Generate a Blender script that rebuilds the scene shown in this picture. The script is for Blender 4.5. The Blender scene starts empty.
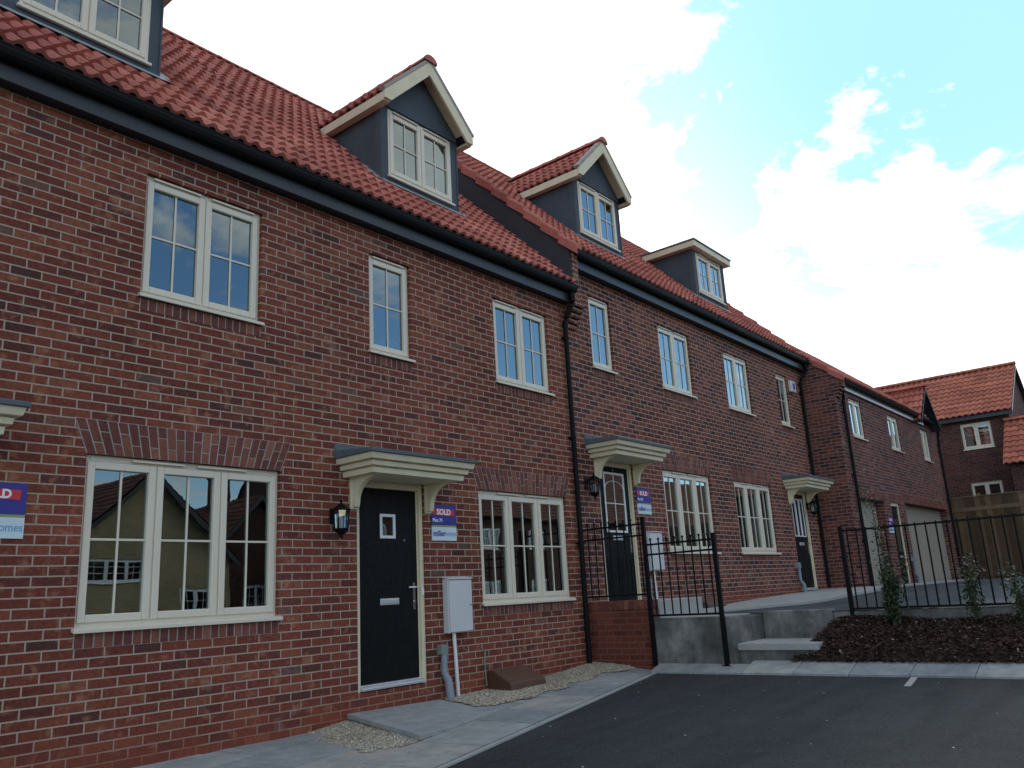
import bpy, bmesh, math, random
from mathutils import Vector, Matrix, noise as mnoise
random.seed(7)
C = bpy.context.scene.collection
PI = math.pi
R = math.radians

# ------------------------------------------------------------------ materials
MATS = {}
def new_mat(name):
    m = bpy.data.materials.new(name); m.use_nodes = True
    nt = m.node_tree; nt.nodes.clear()
    out = nt.nodes.new('ShaderNodeOutputMaterial')
    MATS[name] = m
    return m, nt, out
def N(nt, t, **kw):
    n = nt.nodes.new(t)
    for k, v in kw.items():
        if k.startswith('i_'): n.inputs[k[2:].replace('_', ' ')].default_value = v
        else: setattr(n, k, v)
    return n
def L(nt, a, b): nt.links.new(a, b)
def rgba(c): return (c[0], c[1], c[2], 1.0)
def world_pos(nt, scale=(1,1,1)):
    g = N(nt, 'ShaderNodeNewGeometry')
    mp = N(nt, 'ShaderNodeMapping'); mp.inputs['Scale'].default_value = scale
    L(nt, g.outputs['Position'], mp.inputs['Vector'])
    return g, mp.outputs['Vector']
def mixc(nt, fac, a, b, mode='MIX'):
    m = N(nt, 'ShaderNodeMix', data_type='RGBA', blend_type=mode)
    if isinstance(fac, (int, float)): m.inputs[0].default_value = fac
    else: L(nt, fac, m.inputs[0])
    for i, v in ((6, a), (7, b)):
        if isinstance(v, (tuple, list)): m.inputs[i].default_value = rgba(v)
        else: L(nt, v, m.inputs[i])
    return m.outputs[2]
def mathn(nt, op, a, b=None, c=None, clamp=False):
    m = N(nt, 'ShaderNodeMath', operation=op, use_clamp=clamp)
    for i, v in enumerate((a, b, c)):
        if v is None: continue
        if isinstance(v, (int, float)): m.inputs[i].default_value = v
        else: L(nt, v, m.inputs[i])
    return m.outputs[0]
def ramp(nt, fac, stops, interp='LINEAR'):
    r = N(nt, 'ShaderNodeValToRGB'); r.color_ramp.interpolation = interp
    e = r.color_ramp.elements
    while len(e) < len(stops): e.new(0.5)
    for el, (p, c) in zip(e, stops):
        el.position = p; el.color = rgba(c) if isinstance(c, (tuple, list)) else (c, c, c, 1)
    if fac is not None: L(nt, fac, r.inputs[0])
    return r.outputs[0]
def noise_n(nt, vec, scale, detail=4, rough=.55, dist=0):
    n = N(nt, 'ShaderNodeTexNoise'); n.inputs['Scale'].default_value = scale
    n.inputs['Detail'].default_value = detail; n.inputs['Roughness'].default_value = rough
    n.inputs['Distortion'].default_value = dist
    L(nt, vec, n.inputs['Vector'])
    return n.outputs['Fac']
def bumpn(nt, h, dist=.002, strength=1.0):
    b = N(nt, 'ShaderNodeBump'); b.inputs['Distance'].default_value = dist
    b.inputs['Strength'].default_value = strength
    L(nt, h, b.inputs['Height']); return b.outputs['Normal']
def principled(nt, out, col, rough=.6, metal=0, normal=None, spec=.5):
    p = N(nt, 'ShaderNodeBsdfPrincipled')
    if isinstance(col, (tuple, list)): p.inputs['Base Color'].default_value = rgba(col)
    else: L(nt, col, p.inputs['Base Color'])
    if isinstance(rough, (int, float)): p.inputs['Roughness'].default_value = rough
    else: L(nt, rough, p.inputs['Roughness'])
    p.inputs['Metallic'].default_value = metal
    p.inputs['Specular IOR Level'].default_value = spec
    if normal is not None: L(nt, normal, p.inputs['Normal'])
    L(nt, p.outputs[0], out.inputs[0])
    return p

def simple(name, col, rough=.5, var=.12, scale=3, fine=60, metal=0, bump=.0006, spec=.5, stretch=(1,1,1)):
    m, nt, out = new_mat(name)
    g, v = world_pos(nt, stretch)
    n1 = noise_n(nt, v, scale, 5); n2 = noise_n(nt, v, fine, 3)
    mm = mathn(nt, 'MULTIPLY_ADD', n1, .7, mathn(nt, 'MULTIPLY', n2, .3))
    f = ramp(nt, mm, [(.25, 1 - var), (.75, 1 + var*.6)])
    c = mixc(nt, 1.0, col, f, 'MULTIPLY')
    rr = mathn(nt, 'MULTIPLY_ADD', n1, .2, rough - .1)
    principled(nt, out, c, rr, metal, bumpn(nt, n2, bump), spec)
    return m

def brick_mat(name, stops, mortar=(.40,.315,.25), stain_z=None, tint=None, bumpd=.004, blotch=.55):
    m, nt, out = new_mat(name)
    g = N(nt, 'ShaderNodeNewGeometry')
    s = N(nt, 'ShaderNodeSeparateXYZ'); L(nt, g.outputs['Position'], s.inputs[0])
    sn = N(nt, 'ShaderNodeSeparateXYZ'); L(nt, g.outputs['True Normal'], sn.inputs[0])
    side = mathn(nt, 'GREATER_THAN', mathn(nt, 'ABSOLUTE', sn.outputs[0]), .5)
    mx = N(nt, 'ShaderNodeMix', data_type='FLOAT'); L(nt, side, mx.inputs[0])
    L(nt, s.outputs[0], mx.inputs[2]); L(nt, s.outputs[1], mx.inputs[3])
    # slight waviness of the courses
    wob = noise_n(nt, g.outputs['Position'], 1.3, 2)
    zz = mathn(nt, 'ADD', s.outputs[2], mathn(nt, 'MULTIPLY_ADD', wob, .008, 20.0))
    xx = mathn(nt, 'ADD', mx.outputs[0], mathn(nt, 'MULTIPLY_ADD', noise_n(nt, g.outputs['Position'], 3.0, 1), .01, 50.0))
    cv = N(nt, 'ShaderNodeCombineXYZ'); L(nt, xx, cv.inputs[0]); L(nt, zz, cv.inputs[1])
    b = N(nt, 'ShaderNodeTexBrick'); b.offset = .5; b.offset_frequency = 2; b.squash = 1
    b.inputs['Color1'].default_value = (0,0,0,1); b.inputs['Color2'].default_value = (1,1,1,1)
    b.inputs['Mortar'].default_value = (.5,.5,.5,1)
    b.inputs['Scale'].default_value = 1; b.inputs['Brick Width'].default_value = .225
    b.inputs['Row Height'].default_value = .075; b.inputs['Mortar Size'].default_value = .0068
    b.inputs['Mortar Smooth'].default_value = .25; b.inputs['Bias'].default_value = 0
    L(nt, cv.outputs[0], b.inputs['Vector'])
    col = ramp(nt, b.outputs['Color'], stops)
    # tone inside a brick
    n1 = noise_n(nt, g.outputs['Position'], 38, 4, .65)
    n2 = noise_n(nt, g.outputs['Position'], 9, 3, .6)
    n3 = noise_n(nt, g.outputs['Position'], .7, 3, .6)
    col = mixc(nt, 1.0, col, ramp(nt, n1, [(.25, .62), (.75, 1.36)]), 'MULTIPLY')
    pale = ramp(nt, n2, [(.57, 0.0), (.72, blotch)])
    col = mixc(nt, pale, col, (.42,.20,.12))
    col = mixc(nt, 1.0, col, ramp(nt, n3, [(.3, .68), (.7, 1.13)]), 'MULTIPLY')
    eff = ramp(nt, noise_n(nt, g.outputs['Position'], 2.6, 2, .5), [(.70, 0.0), (.77, .45)])
    mo = mixc(nt, n1, tuple(c*.78 for c in mortar), tuple(min(1, c*1.2) for c in mortar))
    if stain_z is not None:     # lowest courses are smeared with red brick dust
        k = mathn(nt, 'MULTIPLY', mathn(nt, 'SUBTRACT', stain_z[0], s.outputs[2]), 1/stain_z[1], clamp=True)
        k = mathn(nt, 'MULTIPLY', k, ramp(nt, noise_n(nt, g.outputs['Position'], 4, 3), [(.3,.35),(.6,1.0)]))
        mo = mixc(nt, k, mo, (.26,.085,.05))
        col = mixc(nt, mathn(nt, 'MULTIPLY', k, .6), col, (.24,.06,.035))
    fin = mixc(nt, b.outputs['Fac'], col, mo)
    fin = mixc(nt, eff, fin, (.36,.27,.24))
    if tint: fin = mixc(nt, 1.0, fin, tint, 'MULTIPLY')
    h = mathn(nt, 'SUBTRACT', mathn(nt, 'MULTIPLY', n1, .35), mathn(nt, 'MULTIPLY', b.outputs['Fac'], 1.0))
    principled(nt, out, fin, .88, 0, bumpn(nt, h, bumpd), .25)
    return m
BR = [(0, (.085,.036,.032)), (.06, (.125,.038,.030)), (.25, (.16,.042,.030)), (.6, (.195,.052,.034)), (.88, (.225,.066,.040)), (.98, (.25,.088,.052)), (1, (.12,.075,.065))]
brick_mat('red_brick', BR, stain_z=(-.72, .35))
brick_mat('red_brick_upper', [(0,(.065,.030,.032)),(.15,(.10,.036,.034)),(.45,(.145,.043,.036)),(.75,(.19,.058,.040)),(1,(.24,.085,.055))], mortar=(.41,.32,.26), stain_z=(-.05, .3))
brick_mat('purple_brick', [(0,(.06,.028,.03)),(.2,(.10,.036,.034)),(.5,(.15,.048,.04)),(.8,(.19,.062,.045)),(1,(.23,.085,.06))], mortar=(.27,.22,.20), blotch=.25)
brick_mat('low_wall_brick', [(0,(.10,.034,.028)),(.5,(.16,.046,.032)),(1,(.20,.06,.04))], mortar=(.2,.09,.065), blotch=.2)
brick_mat('buff_brick', [(0,(.30,.23,.12)),(.5,(.36,.28,.15)),(1,(.42,.32,.19))], mortar=(.4,.36,.28), blotch=.2)
brick_mat('brown_brick', [(0,(.05,.025,.024)),(.5,(.09,.036,.03)),(1,(.13,.05,.04))], mortar=(.15,.11,.10), blotch=.2)

def island_mat(name, stops, rough=.8, nsc=30, var=.3, bump=.0015, lichen=None):
    m, nt, out = new_mat(name)
    g = N(nt, 'ShaderNodeNewGeometry')
    col = ramp(nt, g.outputs['Random Per Island'], stops)
    n1 = noise_n(nt, g.outputs['Position'], nsc, 5, .65)
    n2 = noise_n(nt, g.outputs['Position'], 1.2, 4, .6)
    col = mixc(nt, 1.0, col, ramp(nt, n1, [(.25, 1-var), (.75, 1+var*.7)]), 'MULTIPLY')
    col = mixc(nt, 1.0, col, ramp(nt, n2, [(.3, .85), (.7, 1.12)]), 'MULTIPLY')
    if lichen: col = mixc(nt, ramp(nt, noise_n(nt, g.outputs['Position'], 6, 5, .7), [(.58, 0.0), (.72, .45)]), col, lichen)
    principled(nt, out, col, rough, 0, bumpn(nt, n1, bump), .3)
    return m
island_mat('clay_tile', [(0,(.33,.10,.078)),(.4,(.41,.125,.095)),(.8,(.47,.15,.115)),(1,(.52,.19,.14))], lichen=(.44,.24,.20))
island_mat('orange_tile', [(0,(.32,.10,.065)),(.5,(.39,.125,.078)),(1,(.46,.16,.10))])
island_mat('dark_tile', [(0,(.13,.055,.042)),(1,(.21,.085,.06))])
island_mat('arch_brick', [(0,(.13,.044,.036)),(.35,(.17,.055,.042)),(.7,(.21,.075,.052)),(1,(.27,.11,.075))], var=.35)
island_mat('paving_stone', [(0,(.24,.27,.28)),(.35,(.28,.305,.31)),(.7,(.32,.335,.33)),(1,(.36,.355,.33))], nsc=7, var=.30, bump=.003, lichen=(.36,.33,.30))
island_mat('gravel_stone', [(0,(.22,.19,.15)),(.4,(.38,.34,.27)),(.8,(.50,.45,.36)),(1,(.66,.61,.52))], nsc=60)
island_mat('bark_chip', [(0,(.022,.012,.010)),(.5,(.05,.024,.018)),(.9,(.085,.042,.03)),(.97,(.12,.065,.045)),(1,(.40,.34,.27))], nsc=70)
island_mat('green_leaf', [(0,(.022,.042,.018)),(.5,(.036,.068,.028)),(.9,(.06,.095,.04)),(1,(.14,.15,.07))], rough=.5)
island_mat('fence_board', [(0,(.07,.044,.026)),(.5,(.125,.08,.046)),(1,(.20,.135,.085))], nsc=14)

simple('cream_upvc', (.70,.645,.53), .38, .06, 2, 40, bump=.0001)
simple('cream_wood', (.72,.645,.46), .6, .16, 4, 50, bump=.0004)
simple('white_upvc', (.78,.79,.80), .35, .05, 2, 40, bump=.0001)
simple('navy_fascia', (.024,.030,.038), .42, .18, 2, 50, bump=.0002)
simple('pale_fascia', (.74,.80,.82), .45, .12, 2, 50, bump=.0002)
simple('dormer_render', (.062,.082,.105), .8, .42, 2.0, 60, bump=.002)
simple('dark_cladding', (.035,.038,.045), .8, .35, 3, 60, bump=.0012)
simple('lead', (.10,.12,.14), .75, .3, 6, 30, bump=.002)
simple('lead_sheet', (.30,.32,.34), .6, .35, 8, 40, bump=.003)
simple('black_plastic', (.006,.006,.007), .55, .1, 4, 60, bump=.0001, spec=.14)
simple('black_paint', (.005,.005,.006), .55, .2, 8, 120, bump=.0004, spec=.15)
simple('meter_white', (.62,.63,.65), .45, .08, 1.5, 20, bump=.0003)
simple('grey_duct', (.24,.28,.33), .5, .12, 6, 60)
simple('green_grey', (.20,.24,.22), .6, .15, 6, 60)
simple('brown_plastic', (.095,.043,.025), .55, .25, 5, 60, bump=.0006)
simple('chrome', (.75,.75,.75), .18, .04, 4, 60, metal=1)
simple('aluminium', (.68,.69,.71), .35, .08, 8, 80, metal=.6)
simple('steel_white', (.75,.76,.78), .3, .05, 4, 60, metal=.2)
simple('mortar', (.38,.34,.31), .95, .25, 8, 90, bump=.002)
simple('concrete_light', (.36,.37,.36), .9, .22, 2.2, 40, bump=.002)
simple('bark', (.12,.085,.055), .9, .3, 20, 100, bump=.002)
simple('garage_cream', (.36,.34,.28), .5, .08, 2, 40)
simple('board_blue', (.035,.03,.27), .5, .05, 3, 30)
simple('board_red', (.62,.03,.04), .5, .05, 3, 30)
simple('board_green', (.27,.33,.13), .5, .05, 3, 30)
simple('board_white', (.62,.74,.80), .5, .04, 3, 30)
simple('letter_white', (.85,.86,.88), .5, .02, 3, 30)
simple('letter_purple', (.10,.06,.33), .5, .02, 3, 30)
simple('letter_blue', (.12,.36,.62), .5, .02, 3, 30)
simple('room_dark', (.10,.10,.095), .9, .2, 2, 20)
simple('curtain', (.80,.80,.77), .9, .3, 1, 30, stretch=(9,9,.3))
simple('soil', (.035,.020,.015), .95, .4, 6, 80, bump=.01)
simple('earth_ground', (.10,.09,.065), .95, .3, .3, 10, bump=.01)

def asphalt_mat(name, base, speck):
    m, nt, out = new_mat(name)
    g = N(nt, 'ShaderNodeNewGeometry'); P = g.outputs['Position']
    n0 = noise_n(nt, P, .35, 4, .6); n1 = noise_n(nt, P, 160, 3, .7); n2 = noise_n(nt, P, 4, 5, .6)
    v = N(nt, 'ShaderNodeTexVoronoi'); v.inputs['Scale'].default_value = 120; L(nt, P, v.inputs['Vector'])
    c = mixc(nt, 1.0, base, ramp(nt, n1, [(.3,.45),(.7,1.7)]), 'MULTIPLY')
    c = mixc(nt, 1.0, c, ramp(nt, noise_n(nt, P, 42, 3, .75), [(.3,.60),(.7,1.45)]), 'MULTIPLY')
    _, vt = world_pos(nt, (.25, 3.0, 1))
    c = mixc(nt, 1.0, c, ramp(nt, noise_n(nt, vt, 1.2, 4, .6), [(.35,.80),(.65,1.15)]), 'MULTIPLY')
    c = mixc(nt, 1.0, c, ramp(nt, n0, [(.3,.72),(.7,1.3)]), 'MULTIPLY')
    c = mixc(nt, 1.0, c, ramp(nt, n2, [(.3,.85),(.75,1.2)]), 'MULTIPLY')
    sp = N(nt, 'ShaderNodeSeparateColor'); L(nt, v.outputs['Color'], sp.inputs[0])
    k = mathn(nt, 'MULTIPLY', mathn(nt, 'GREATER_THAN', sp.outputs[0], .985), mathn(nt, 'LESS_THAN', v.outputs['Distance'], .35))
    c = mixc(nt, mathn(nt, 'MULTIPLY', k, .5), c, speck)
    principled(nt, out, c, .88, 0, bumpn(nt, mathn(nt, 'ADD', n1, mathn(nt, 'MULTIPLY', v.outputs['Distance'], .8)), .004), .3)
asphalt_mat('asphalt', (.031,.033,.036), (.25,.25,.24))
asphalt_mat('driveway_asphalt', (.052,.056,.062), (.2,.2,.2))

def stained_concrete():
    m, nt, out = new_mat('cast_concrete')
    g, v = world_pos(nt); P = g.outputs['Position']
    _, vs = world_pos(nt, (5, 5, .7))
    c = ramp(nt, noise_n(nt, P, 2.2, 6, .65), [(.3,(.062,.062,.06)), (.50,(.14,.142,.136)), (.70,(.29,.29,.28))])
    c = mixc(nt, 1.0, c, ramp(nt, noise_n(nt, vs, 1.5, 4, .6), [(.3,.7),(.7,1.25)]), 'MULTIPLY')
    c = mixc(nt, ramp(nt, noise_n(nt, P, 5, 3), [(.62,0.0),(.72,.5)]), c, (.16,.085,.05))
    principled(nt, out, c, .9, 0, bumpn(nt, noise_n(nt, P, 30, 5, .7), .004), .25)
stained_concrete()

def door_mat():
    m, nt, out = new_mat('black_woodgrain')
    _, v = world_pos(nt, (1, 1, .22))
    n = noise_n(nt, v, 14, 5, .6, 1.6)
    w = mathn(nt, 'SINE', mathn(nt, 'MULTIPLY', n, 38.0))
    c = mixc(nt, n, (.004,.005,.006), (.009,.010,.011))
    principled(nt, out, c, .42, 0, bumpn(nt, w, .0012), .14)
door_mat()

def glass_mat(name, dark):
    m, nt, out = new_mat(name)
    fr = N(nt, 'ShaderNodeFresnel'); fr.inputs['IOR'].default_value = 1.95
    g, v = world_pos(nt)
    nrm = bumpn(nt, noise_n(nt, v, 1.7, 2), .0010)
    L(nt, nrm, fr.inputs['Normal'])
    gl = N(nt, 'ShaderNodeBsdfGlossy'); gl.inputs['Roughness'].default_value = .005
    gl.inputs['Color'].default_value = (.78,.95,1,1); L(nt, nrm, gl.inputs['Normal'])
    tr = N(nt, 'ShaderNodeBsdfTransparent'); tr.inputs['Color'].default_value = rgba(dark)
    mx = N(nt, 'ShaderNodeMixShader')
    k = mathn(nt, 'MULTIPLY', fr.outputs[0], 2.0, clamp=True)
    L(nt, k, mx.inputs[0]); L(nt, tr.outputs[0], mx.inputs[1]); L(nt, gl.outputs[0], mx.inputs[2])
    L(nt, mx.outputs[0], out.inputs[0])
glass_mat('window_glass', (.72,.78,.78))
glass_mat('lamp_glass', (.85,.88,.9))

# ------------------------------------------------------------------ mesh helpers
def bx(bm, x0, x1, y0, y1, z0, z1):
    vs = [bm.verts.new((x, y, z)) for x in (x0, x1) for y in (y0, y1) for z in (z0, z1)]
    for q in ((0,1,3,2), (4,6,7,5), (0,4,5,1), (2,3,7,6), (0,2,6,4), (1,5,7,3)):
        bm.faces.new([vs[i] for i in q])
    return vs
def prism(bm, pts, n):
    """pts: closed list of 3-D points, n: extrusion vector"""
    n = Vector(n); a = [bm.verts.new(Vector(p)) for p in pts]; b = [bm.verts.new(Vector(p) + n) for p in pts]
    bm.faces.new(a[::-1]); bm.faces.new(b)
    k = len(pts)
    for i in range(k): bm.faces.new((a[i], a[(i+1) % k], b[(i+1) % k], b[i]))
def tube(bm, pts, r, seg=10, caps=True):
    pts = [Vector(p) for p in pts]; rings = []
    rs = r if isinstance(r, (list, tuple)) else [r]*len(pts)
    for i, p in enumerate(pts):
        d = (pts[min(i+1, len(pts)-1)] - pts[max(i-1, 0)]).normalized()
        a = d.orthogonal().normalized() if abs(d.z) < .9 else Vector((1,0,0))
        a = (a - d*a.dot(d)).normalized(); b = d.cross(a)
        rings.append([bm.verts.new(p + (a*math.cos(t) + b*math.sin(t))*rs[i]) for t in [2*PI*k/seg for k in range(seg)]])
    for u, v in zip(rings, rings[1:]):
        for k in range(seg): bm.faces.new((u[k], u[(k+1) % seg], v[(k+1) % seg], v[k]))
    if caps: bm.faces.new(rings[0][::-1]); bm.faces.new(rings[-1])
def link(name, bm, mat, parent=None, bevel=0, smooth=False, M=None):
    if M is not None: bm.transform(M)
    if len(bm.faces) > 1: bmesh.ops.recalc_face_normals(bm, faces=bm.faces)
    me = bpy.data.meshes.new(name)
    o = bpy.data.objects.new(name, me)
    if parent is not None:
        off = Vector(parent.get('_base', (0,0,0)))
        bm.transform(Matrix.Translation(-off))
        o['_base'] = tuple(off)
        o.parent = parent
    if smooth:
        for f in bm.faces: f.smooth = True
    bm.to_mesh(me); bm.free()
    me.materials.append(MATS[mat])
    C.objects.link(o)
    if bevel:
        md = o.modifiers.new('bevel', 'BEVEL'); md.width = bevel; md.segments = 2; md.limit_method = 'ANGLE'
    return o
def thing(name, label, cat, loc=(0,0,0), group=None):
    o = bpy.data.objects.new(name, None); C.objects.link(o)
    o.location = loc; o['_base'] = tuple(loc); o.empty_display_size = .2
    o['label'] = label; o['category'] = cat
    if group: o['group'] = group
    return o
def tag(o, label=None, cat=None, group=None, kind=None):
    if label: o['label'] = label
    if cat: o['category'] = cat
    if group: o['group'] = group
    if kind: o['kind'] = kind
    return o
import time
T0=time.time()
def B(): return bmesh.new()
def copy_thing(o, delta, label, parent=None):
    c = o.copy(); C.objects.link(c)
    if parent is None: c.location = o.location + Vector(delta); c['label'] = label
    else: c.parent = parent
    for ch in list(o.children): copy_thing(ch, None, None, c)
    return c
# frame for things whose face looks along -Y by default; TO_X turns (u, depth, z) into a face looking along -X
def face_neg_x(X, Y0): # local (u, d, z) -> world (X + d, Y0 - u, z)
    return Matrix(((0,1,0,X), (-1,0,0,Y0), (0,0,1,0), (0,0,0,1)))
def face_pos_y(Y0): # facing +Y
    return Matrix(((-1,0,0,0), (0,-1,0,Y0), (0,0,1,0), (0,0,0,1)))

# ------------------------------------------------------------------ wall with openings
def wall_panel(bm, x0, x1, z0, z1, holes, y=0.0, reveal=.11):
    xs = sorted({x0, x1, *[h[0] for h in holes], *[h[1] for h in holes]})
    zs = sorted({z0, z1, *[h[2] for h in holes], *[h[3] for h in holes]})
    xs = [v for v in xs if x0 <= v <= x1]; zs = [v for v in zs if z0 <= v <= z1]
    for a, b in zip(xs, xs[1:]):
        for c, d in zip(zs, zs[1:]):
            mx, mz = (a+b)/2, (c+d)/2
            if any(h[0] < mx < h[1] and h[2] < mz < h[3] for h in holes): continue
            vs = [bm.verts.new(p) for p in ((a,y,c), (b,y,c), (b,y,d), (a,y,d))]
            bm.faces.new(vs)
    for h in holes:
        a, b, c, d = h[:4]; rv = h[4] if len(h) > 4 else reveal
        for q in (((a,c),(a,d)), ((b,d),(b,c)), ((a,d),(b,d)), ((b,c),(a,c))):
            (p, q1), (r, s) = q
            bm.faces.new([bm.verts.new(v) for v in ((p,y,q1), (r,y,s), (r,y+rv,s), (p,y+rv,q1))])

# ------------------------------------------------------------------ window (parts are meshes, everything in local face space)
def window(parent, x0, x1, z0, z1, y, lights, M=None, name='window', mat='cream_upvc', hbar=1, vbar=1, sill=True, rec=.045, vents=True, flat=False, curtain=False):
    F = .05                       # outer frame width
    yf = y + rec
    bm = B(); D = .06
    sz = z0 + (.035 if sill else 0)
    bx(bm, x0, x0+F, yf, yf+D, sz, z1); bx(bm, x1-F, x1, yf, yf+D, sz, z1)
    bx(bm, x0+F, x1-F, yf, yf+D, z1-F, z1); bx(bm, x0+F, x1-F, yf, yf+D, sz, sz+F)
    w = (x1-x0)/lights
    for i in range(1, lights): bx(bm, x0+i*w-.02, x0+i*w+.02, yf+.001, yf+D, sz+F, z1-F)
    win = link(name, bm, mat, parent, .004, M=M)
    sub = win if not flat else parent
    for i in range(lights):
        a = x0 + i*w + (.028 if i == 0 else .006); b = x0 + (i+1)*w - (.028 if i == lights-1 else .006)
        c, d = sz+.03, z1-.052
        S = .060; ys = yf-.014
        bm = B()
        bx(bm, a, a+S, ys, ys+.05, c, d); bx(bm, b-S, b, ys, ys+.05, c, d)
        bx(bm, a+S, b-S, ys, ys+.05, d-S, d); bx(bm, a+S, b-S, ys, ys+.05, c, c+S)
        link('casement', bm, mat, sub, .007, M=M)
        bm = B(); g = .0085
        for k in range(1, vbar+1):
            xm = a+S + (b-a-2*S)*k/(vbar+1); bx(bm, xm-g, xm+g, ys+.022, ys+.030, c+S, d-S)
        for k in range(1, hbar+1):
            zm = c+S + (d-c-2*S)*k/(hbar+1) + .01; bx(bm, a+S, b-S, ys+.0215, ys+.0305, zm-g, zm+g)
        if vbar or hbar: link('glazing_bar', bm, mat, sub, M=M)
        bm = B(); yy = ys+.033 + random.uniform(-.001, .001)
        q = [bm.verts.new(p) for p in ((a+S-.004,yy,c+S-.004), (b-S+.004,yy,c+S-.004), (b-S+.004,yy,d-S+.004), (a+S-.004,yy,d-S+.004))]
        bm.faces.new(q)
        link('pane', bm, 'window_glass', sub, M=M)
        if vents and (lights < 3 or i < 2):
            bm = B(); off = 0 if lights < 3 else w*.5
            bx(bm, a+.05+off, b-.05+off, yf-.030, yf+.001, d+.016, d+.034)
            link('trickle_vent', bm, mat, sub, .003, M=M)
    if sill:
        bm = B()
        prof = [(y+rec+.02, z0+.040), (y-.030, z0+.024), (y-.045, z0+.020), (y-.045, z0-.008), (y-.032, z0-.008), (y-.032, z0+.001), (y+rec+.02, z0+.001)]
        prism(bm, [(x0-.022, p[0], p[1]) for p in prof], (x1-x0+.044, 0, 0))
        link('sill', bm, mat, sub, .003, M=M)
    if curtain:
        bm = B()
        for s, (a, b) in enumerate(curtain):
            n = 40; prev = None
            for k in range(n+1):
                x = a + (b-a)*k/n; yy = y + (.24 if not flat else .13) + .018*math.sin(k*1.9) + .008*math.sin(k*4.1+1)
                cur = (bm.verts.new((x, yy, z0)), bm.verts.new((x, yy, z1)))
                if prev: bm.faces.new((prev[0], cur[0], cur[1], prev[1]))
                prev = cur
        link('curtain', bm, 'curtain', sub, smooth=True, M=M)
    return win

def flat_arch(parent, x0, x1, z0, h=.30, y=6.6, spread=.13, step=.075, fan=True):
    bm = B()
    prism(bm, [(x0-.004, y-.0015, z0), (x1+.004, y-.0015, z0), (x1+spread, y-.0015, z0+h), (x0-spread, y-.0015, z0+h)], (0, .02, 0))
    ar = link('flat_arch' if fan else 'soldier_course', bm, 'mortar', parent)
    n = round((x1-x0)/step); bm = B(); g = .0065
    def P(u, v): # u 0..1 along, v 0..1 up
        xb = x0 + (x1-x0)*u; xt = x0-spread + (x1-x0+2*spread)*u
        return xb + (xt-xb)*v, z0 + h*v
    for i in range(n):
        ua, ub = i/n + g/(x1-x0), (i+1)/n - g/(x1-x0)
        segs = [(0, 1)] if h < .2 else ([(0, .34), (.34, 1)] if i % 2 else [(0, .66), (.66, 1)])
        for va, vb in segs:
            va2, vb2 = va + (.018 if va > 0 else .01), vb - .018
            dy = random.uniform(.004, .007)
            pts = [(*P(ua, va2),), (*P(ub, va2),), (*P(ub, vb2),), (*P(ua, vb2),)]
            prism(bm, [(p[0], y-dy, p[1]) for p in pts], (0, dy+.002, 0))
    link('arch_bricks', bm, 'arch_brick', ar)
    return ar

# ------------------------------------------------------------------ pantiles
def tile_mesh(bm, O, U, V, width, length, gauge=.30, tw=.30, roll=.15, keep=None, amp=.0205, seg=8, lift=.043, jitter=.003):
    O, U, V = Vector(O), Vector(U).normalized(), Vector(V).normalized(); Nn = U.cross(V).normalized()
    if Nn.z < 0: Nn = -Nn
    rows = math.ceil(length/gauge); cols = math.ceil(width/tw - 1e-6)
    for r in range(rows):
        v0 = r*gauge; v1 = min(v0+gauge+.03, length)
        for c in range(cols):
            u0 = c*tw; u1 = min(u0+tw, width)
            cen = O + U*((u0+u1)/2) + V*((v0+v1)/2)
            if keep and not keep(cen): continue
            jz = random.uniform(-jitter, jitter)
            n = max(1, round((u1-u0)/roll*seg))
            lo, hi, bt = [], [], []
            for k in range(n+1):
                u = u0 + (u1-u0)*k/n
                ph = (u/roll) % 1.0
                # pantile: broad pan, narrow roll
                q = math.cos(2*PI*(ph-.5)); h = amp*math.copysign(abs(q)**.65, q)
                lo.append(bm.verts.new(O + U*u + V*v0 + Nn*(h + lift + jz)))
                hi.append(bm.verts.new(O + U*u + V*v1 + Nn*(h + .004 + jz*.3)))
                bt.append(bm.verts.new(O + U*u + V*(v0+.002) + Nn*(h + .004 + jz)))
            for k in range(n):
                bm.faces.new((lo[k], lo[k+1], hi[k+1], hi[k])); bm.faces.new((bt[k], bt[k+1], lo[k+1], lo[k]))
def cap_tiles(bm, A, Bp, Nn, S, n=9, r=.10, tri=False, thick=.018):
    """row of half-round cap tiles from A to Bp; Nn up, S sideways"""
    A, Bp, Nn, S = Vector(A), Vector(Bp), Vector(Nn).normalized(), Vector(S).normalized()
    d = (Bp-A)/n
    for i in range(n):
        a = A + d*i - d*.03; b = A + d*(i+1); rings = []
        for p, rr in ((a, r*1.06), (a + d*.12, r*1.06), (a+d*.12, r), (b, r*.98)):
            rings.append([bm.verts.new(p + S*(rr*math.cos(t)) + Nn*(rr*.85*math.sin(t))) for t in [PI*k/8 for k in range(9)]])
        for u, v in zip(rings, rings[1:]):
            for k in range(8): bm.faces.new((u[k], u[k+1], v[k+1], v[k]))
        bm.faces.new(rings[0]); bm.faces.new(rings[-1])

# ------------------------------------------------------------------ houses of the terrace
YF = 6.6                     # facade plane
TP = math.tan(R(45.2)); PT = R(45.2)
YE, YR = 6.37, 10.02          # eave edge, ridge
YB = 13.7                    # back wall
def roof_z(y, dz): return 4.37 + (y-6.40)*TP + dz

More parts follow.
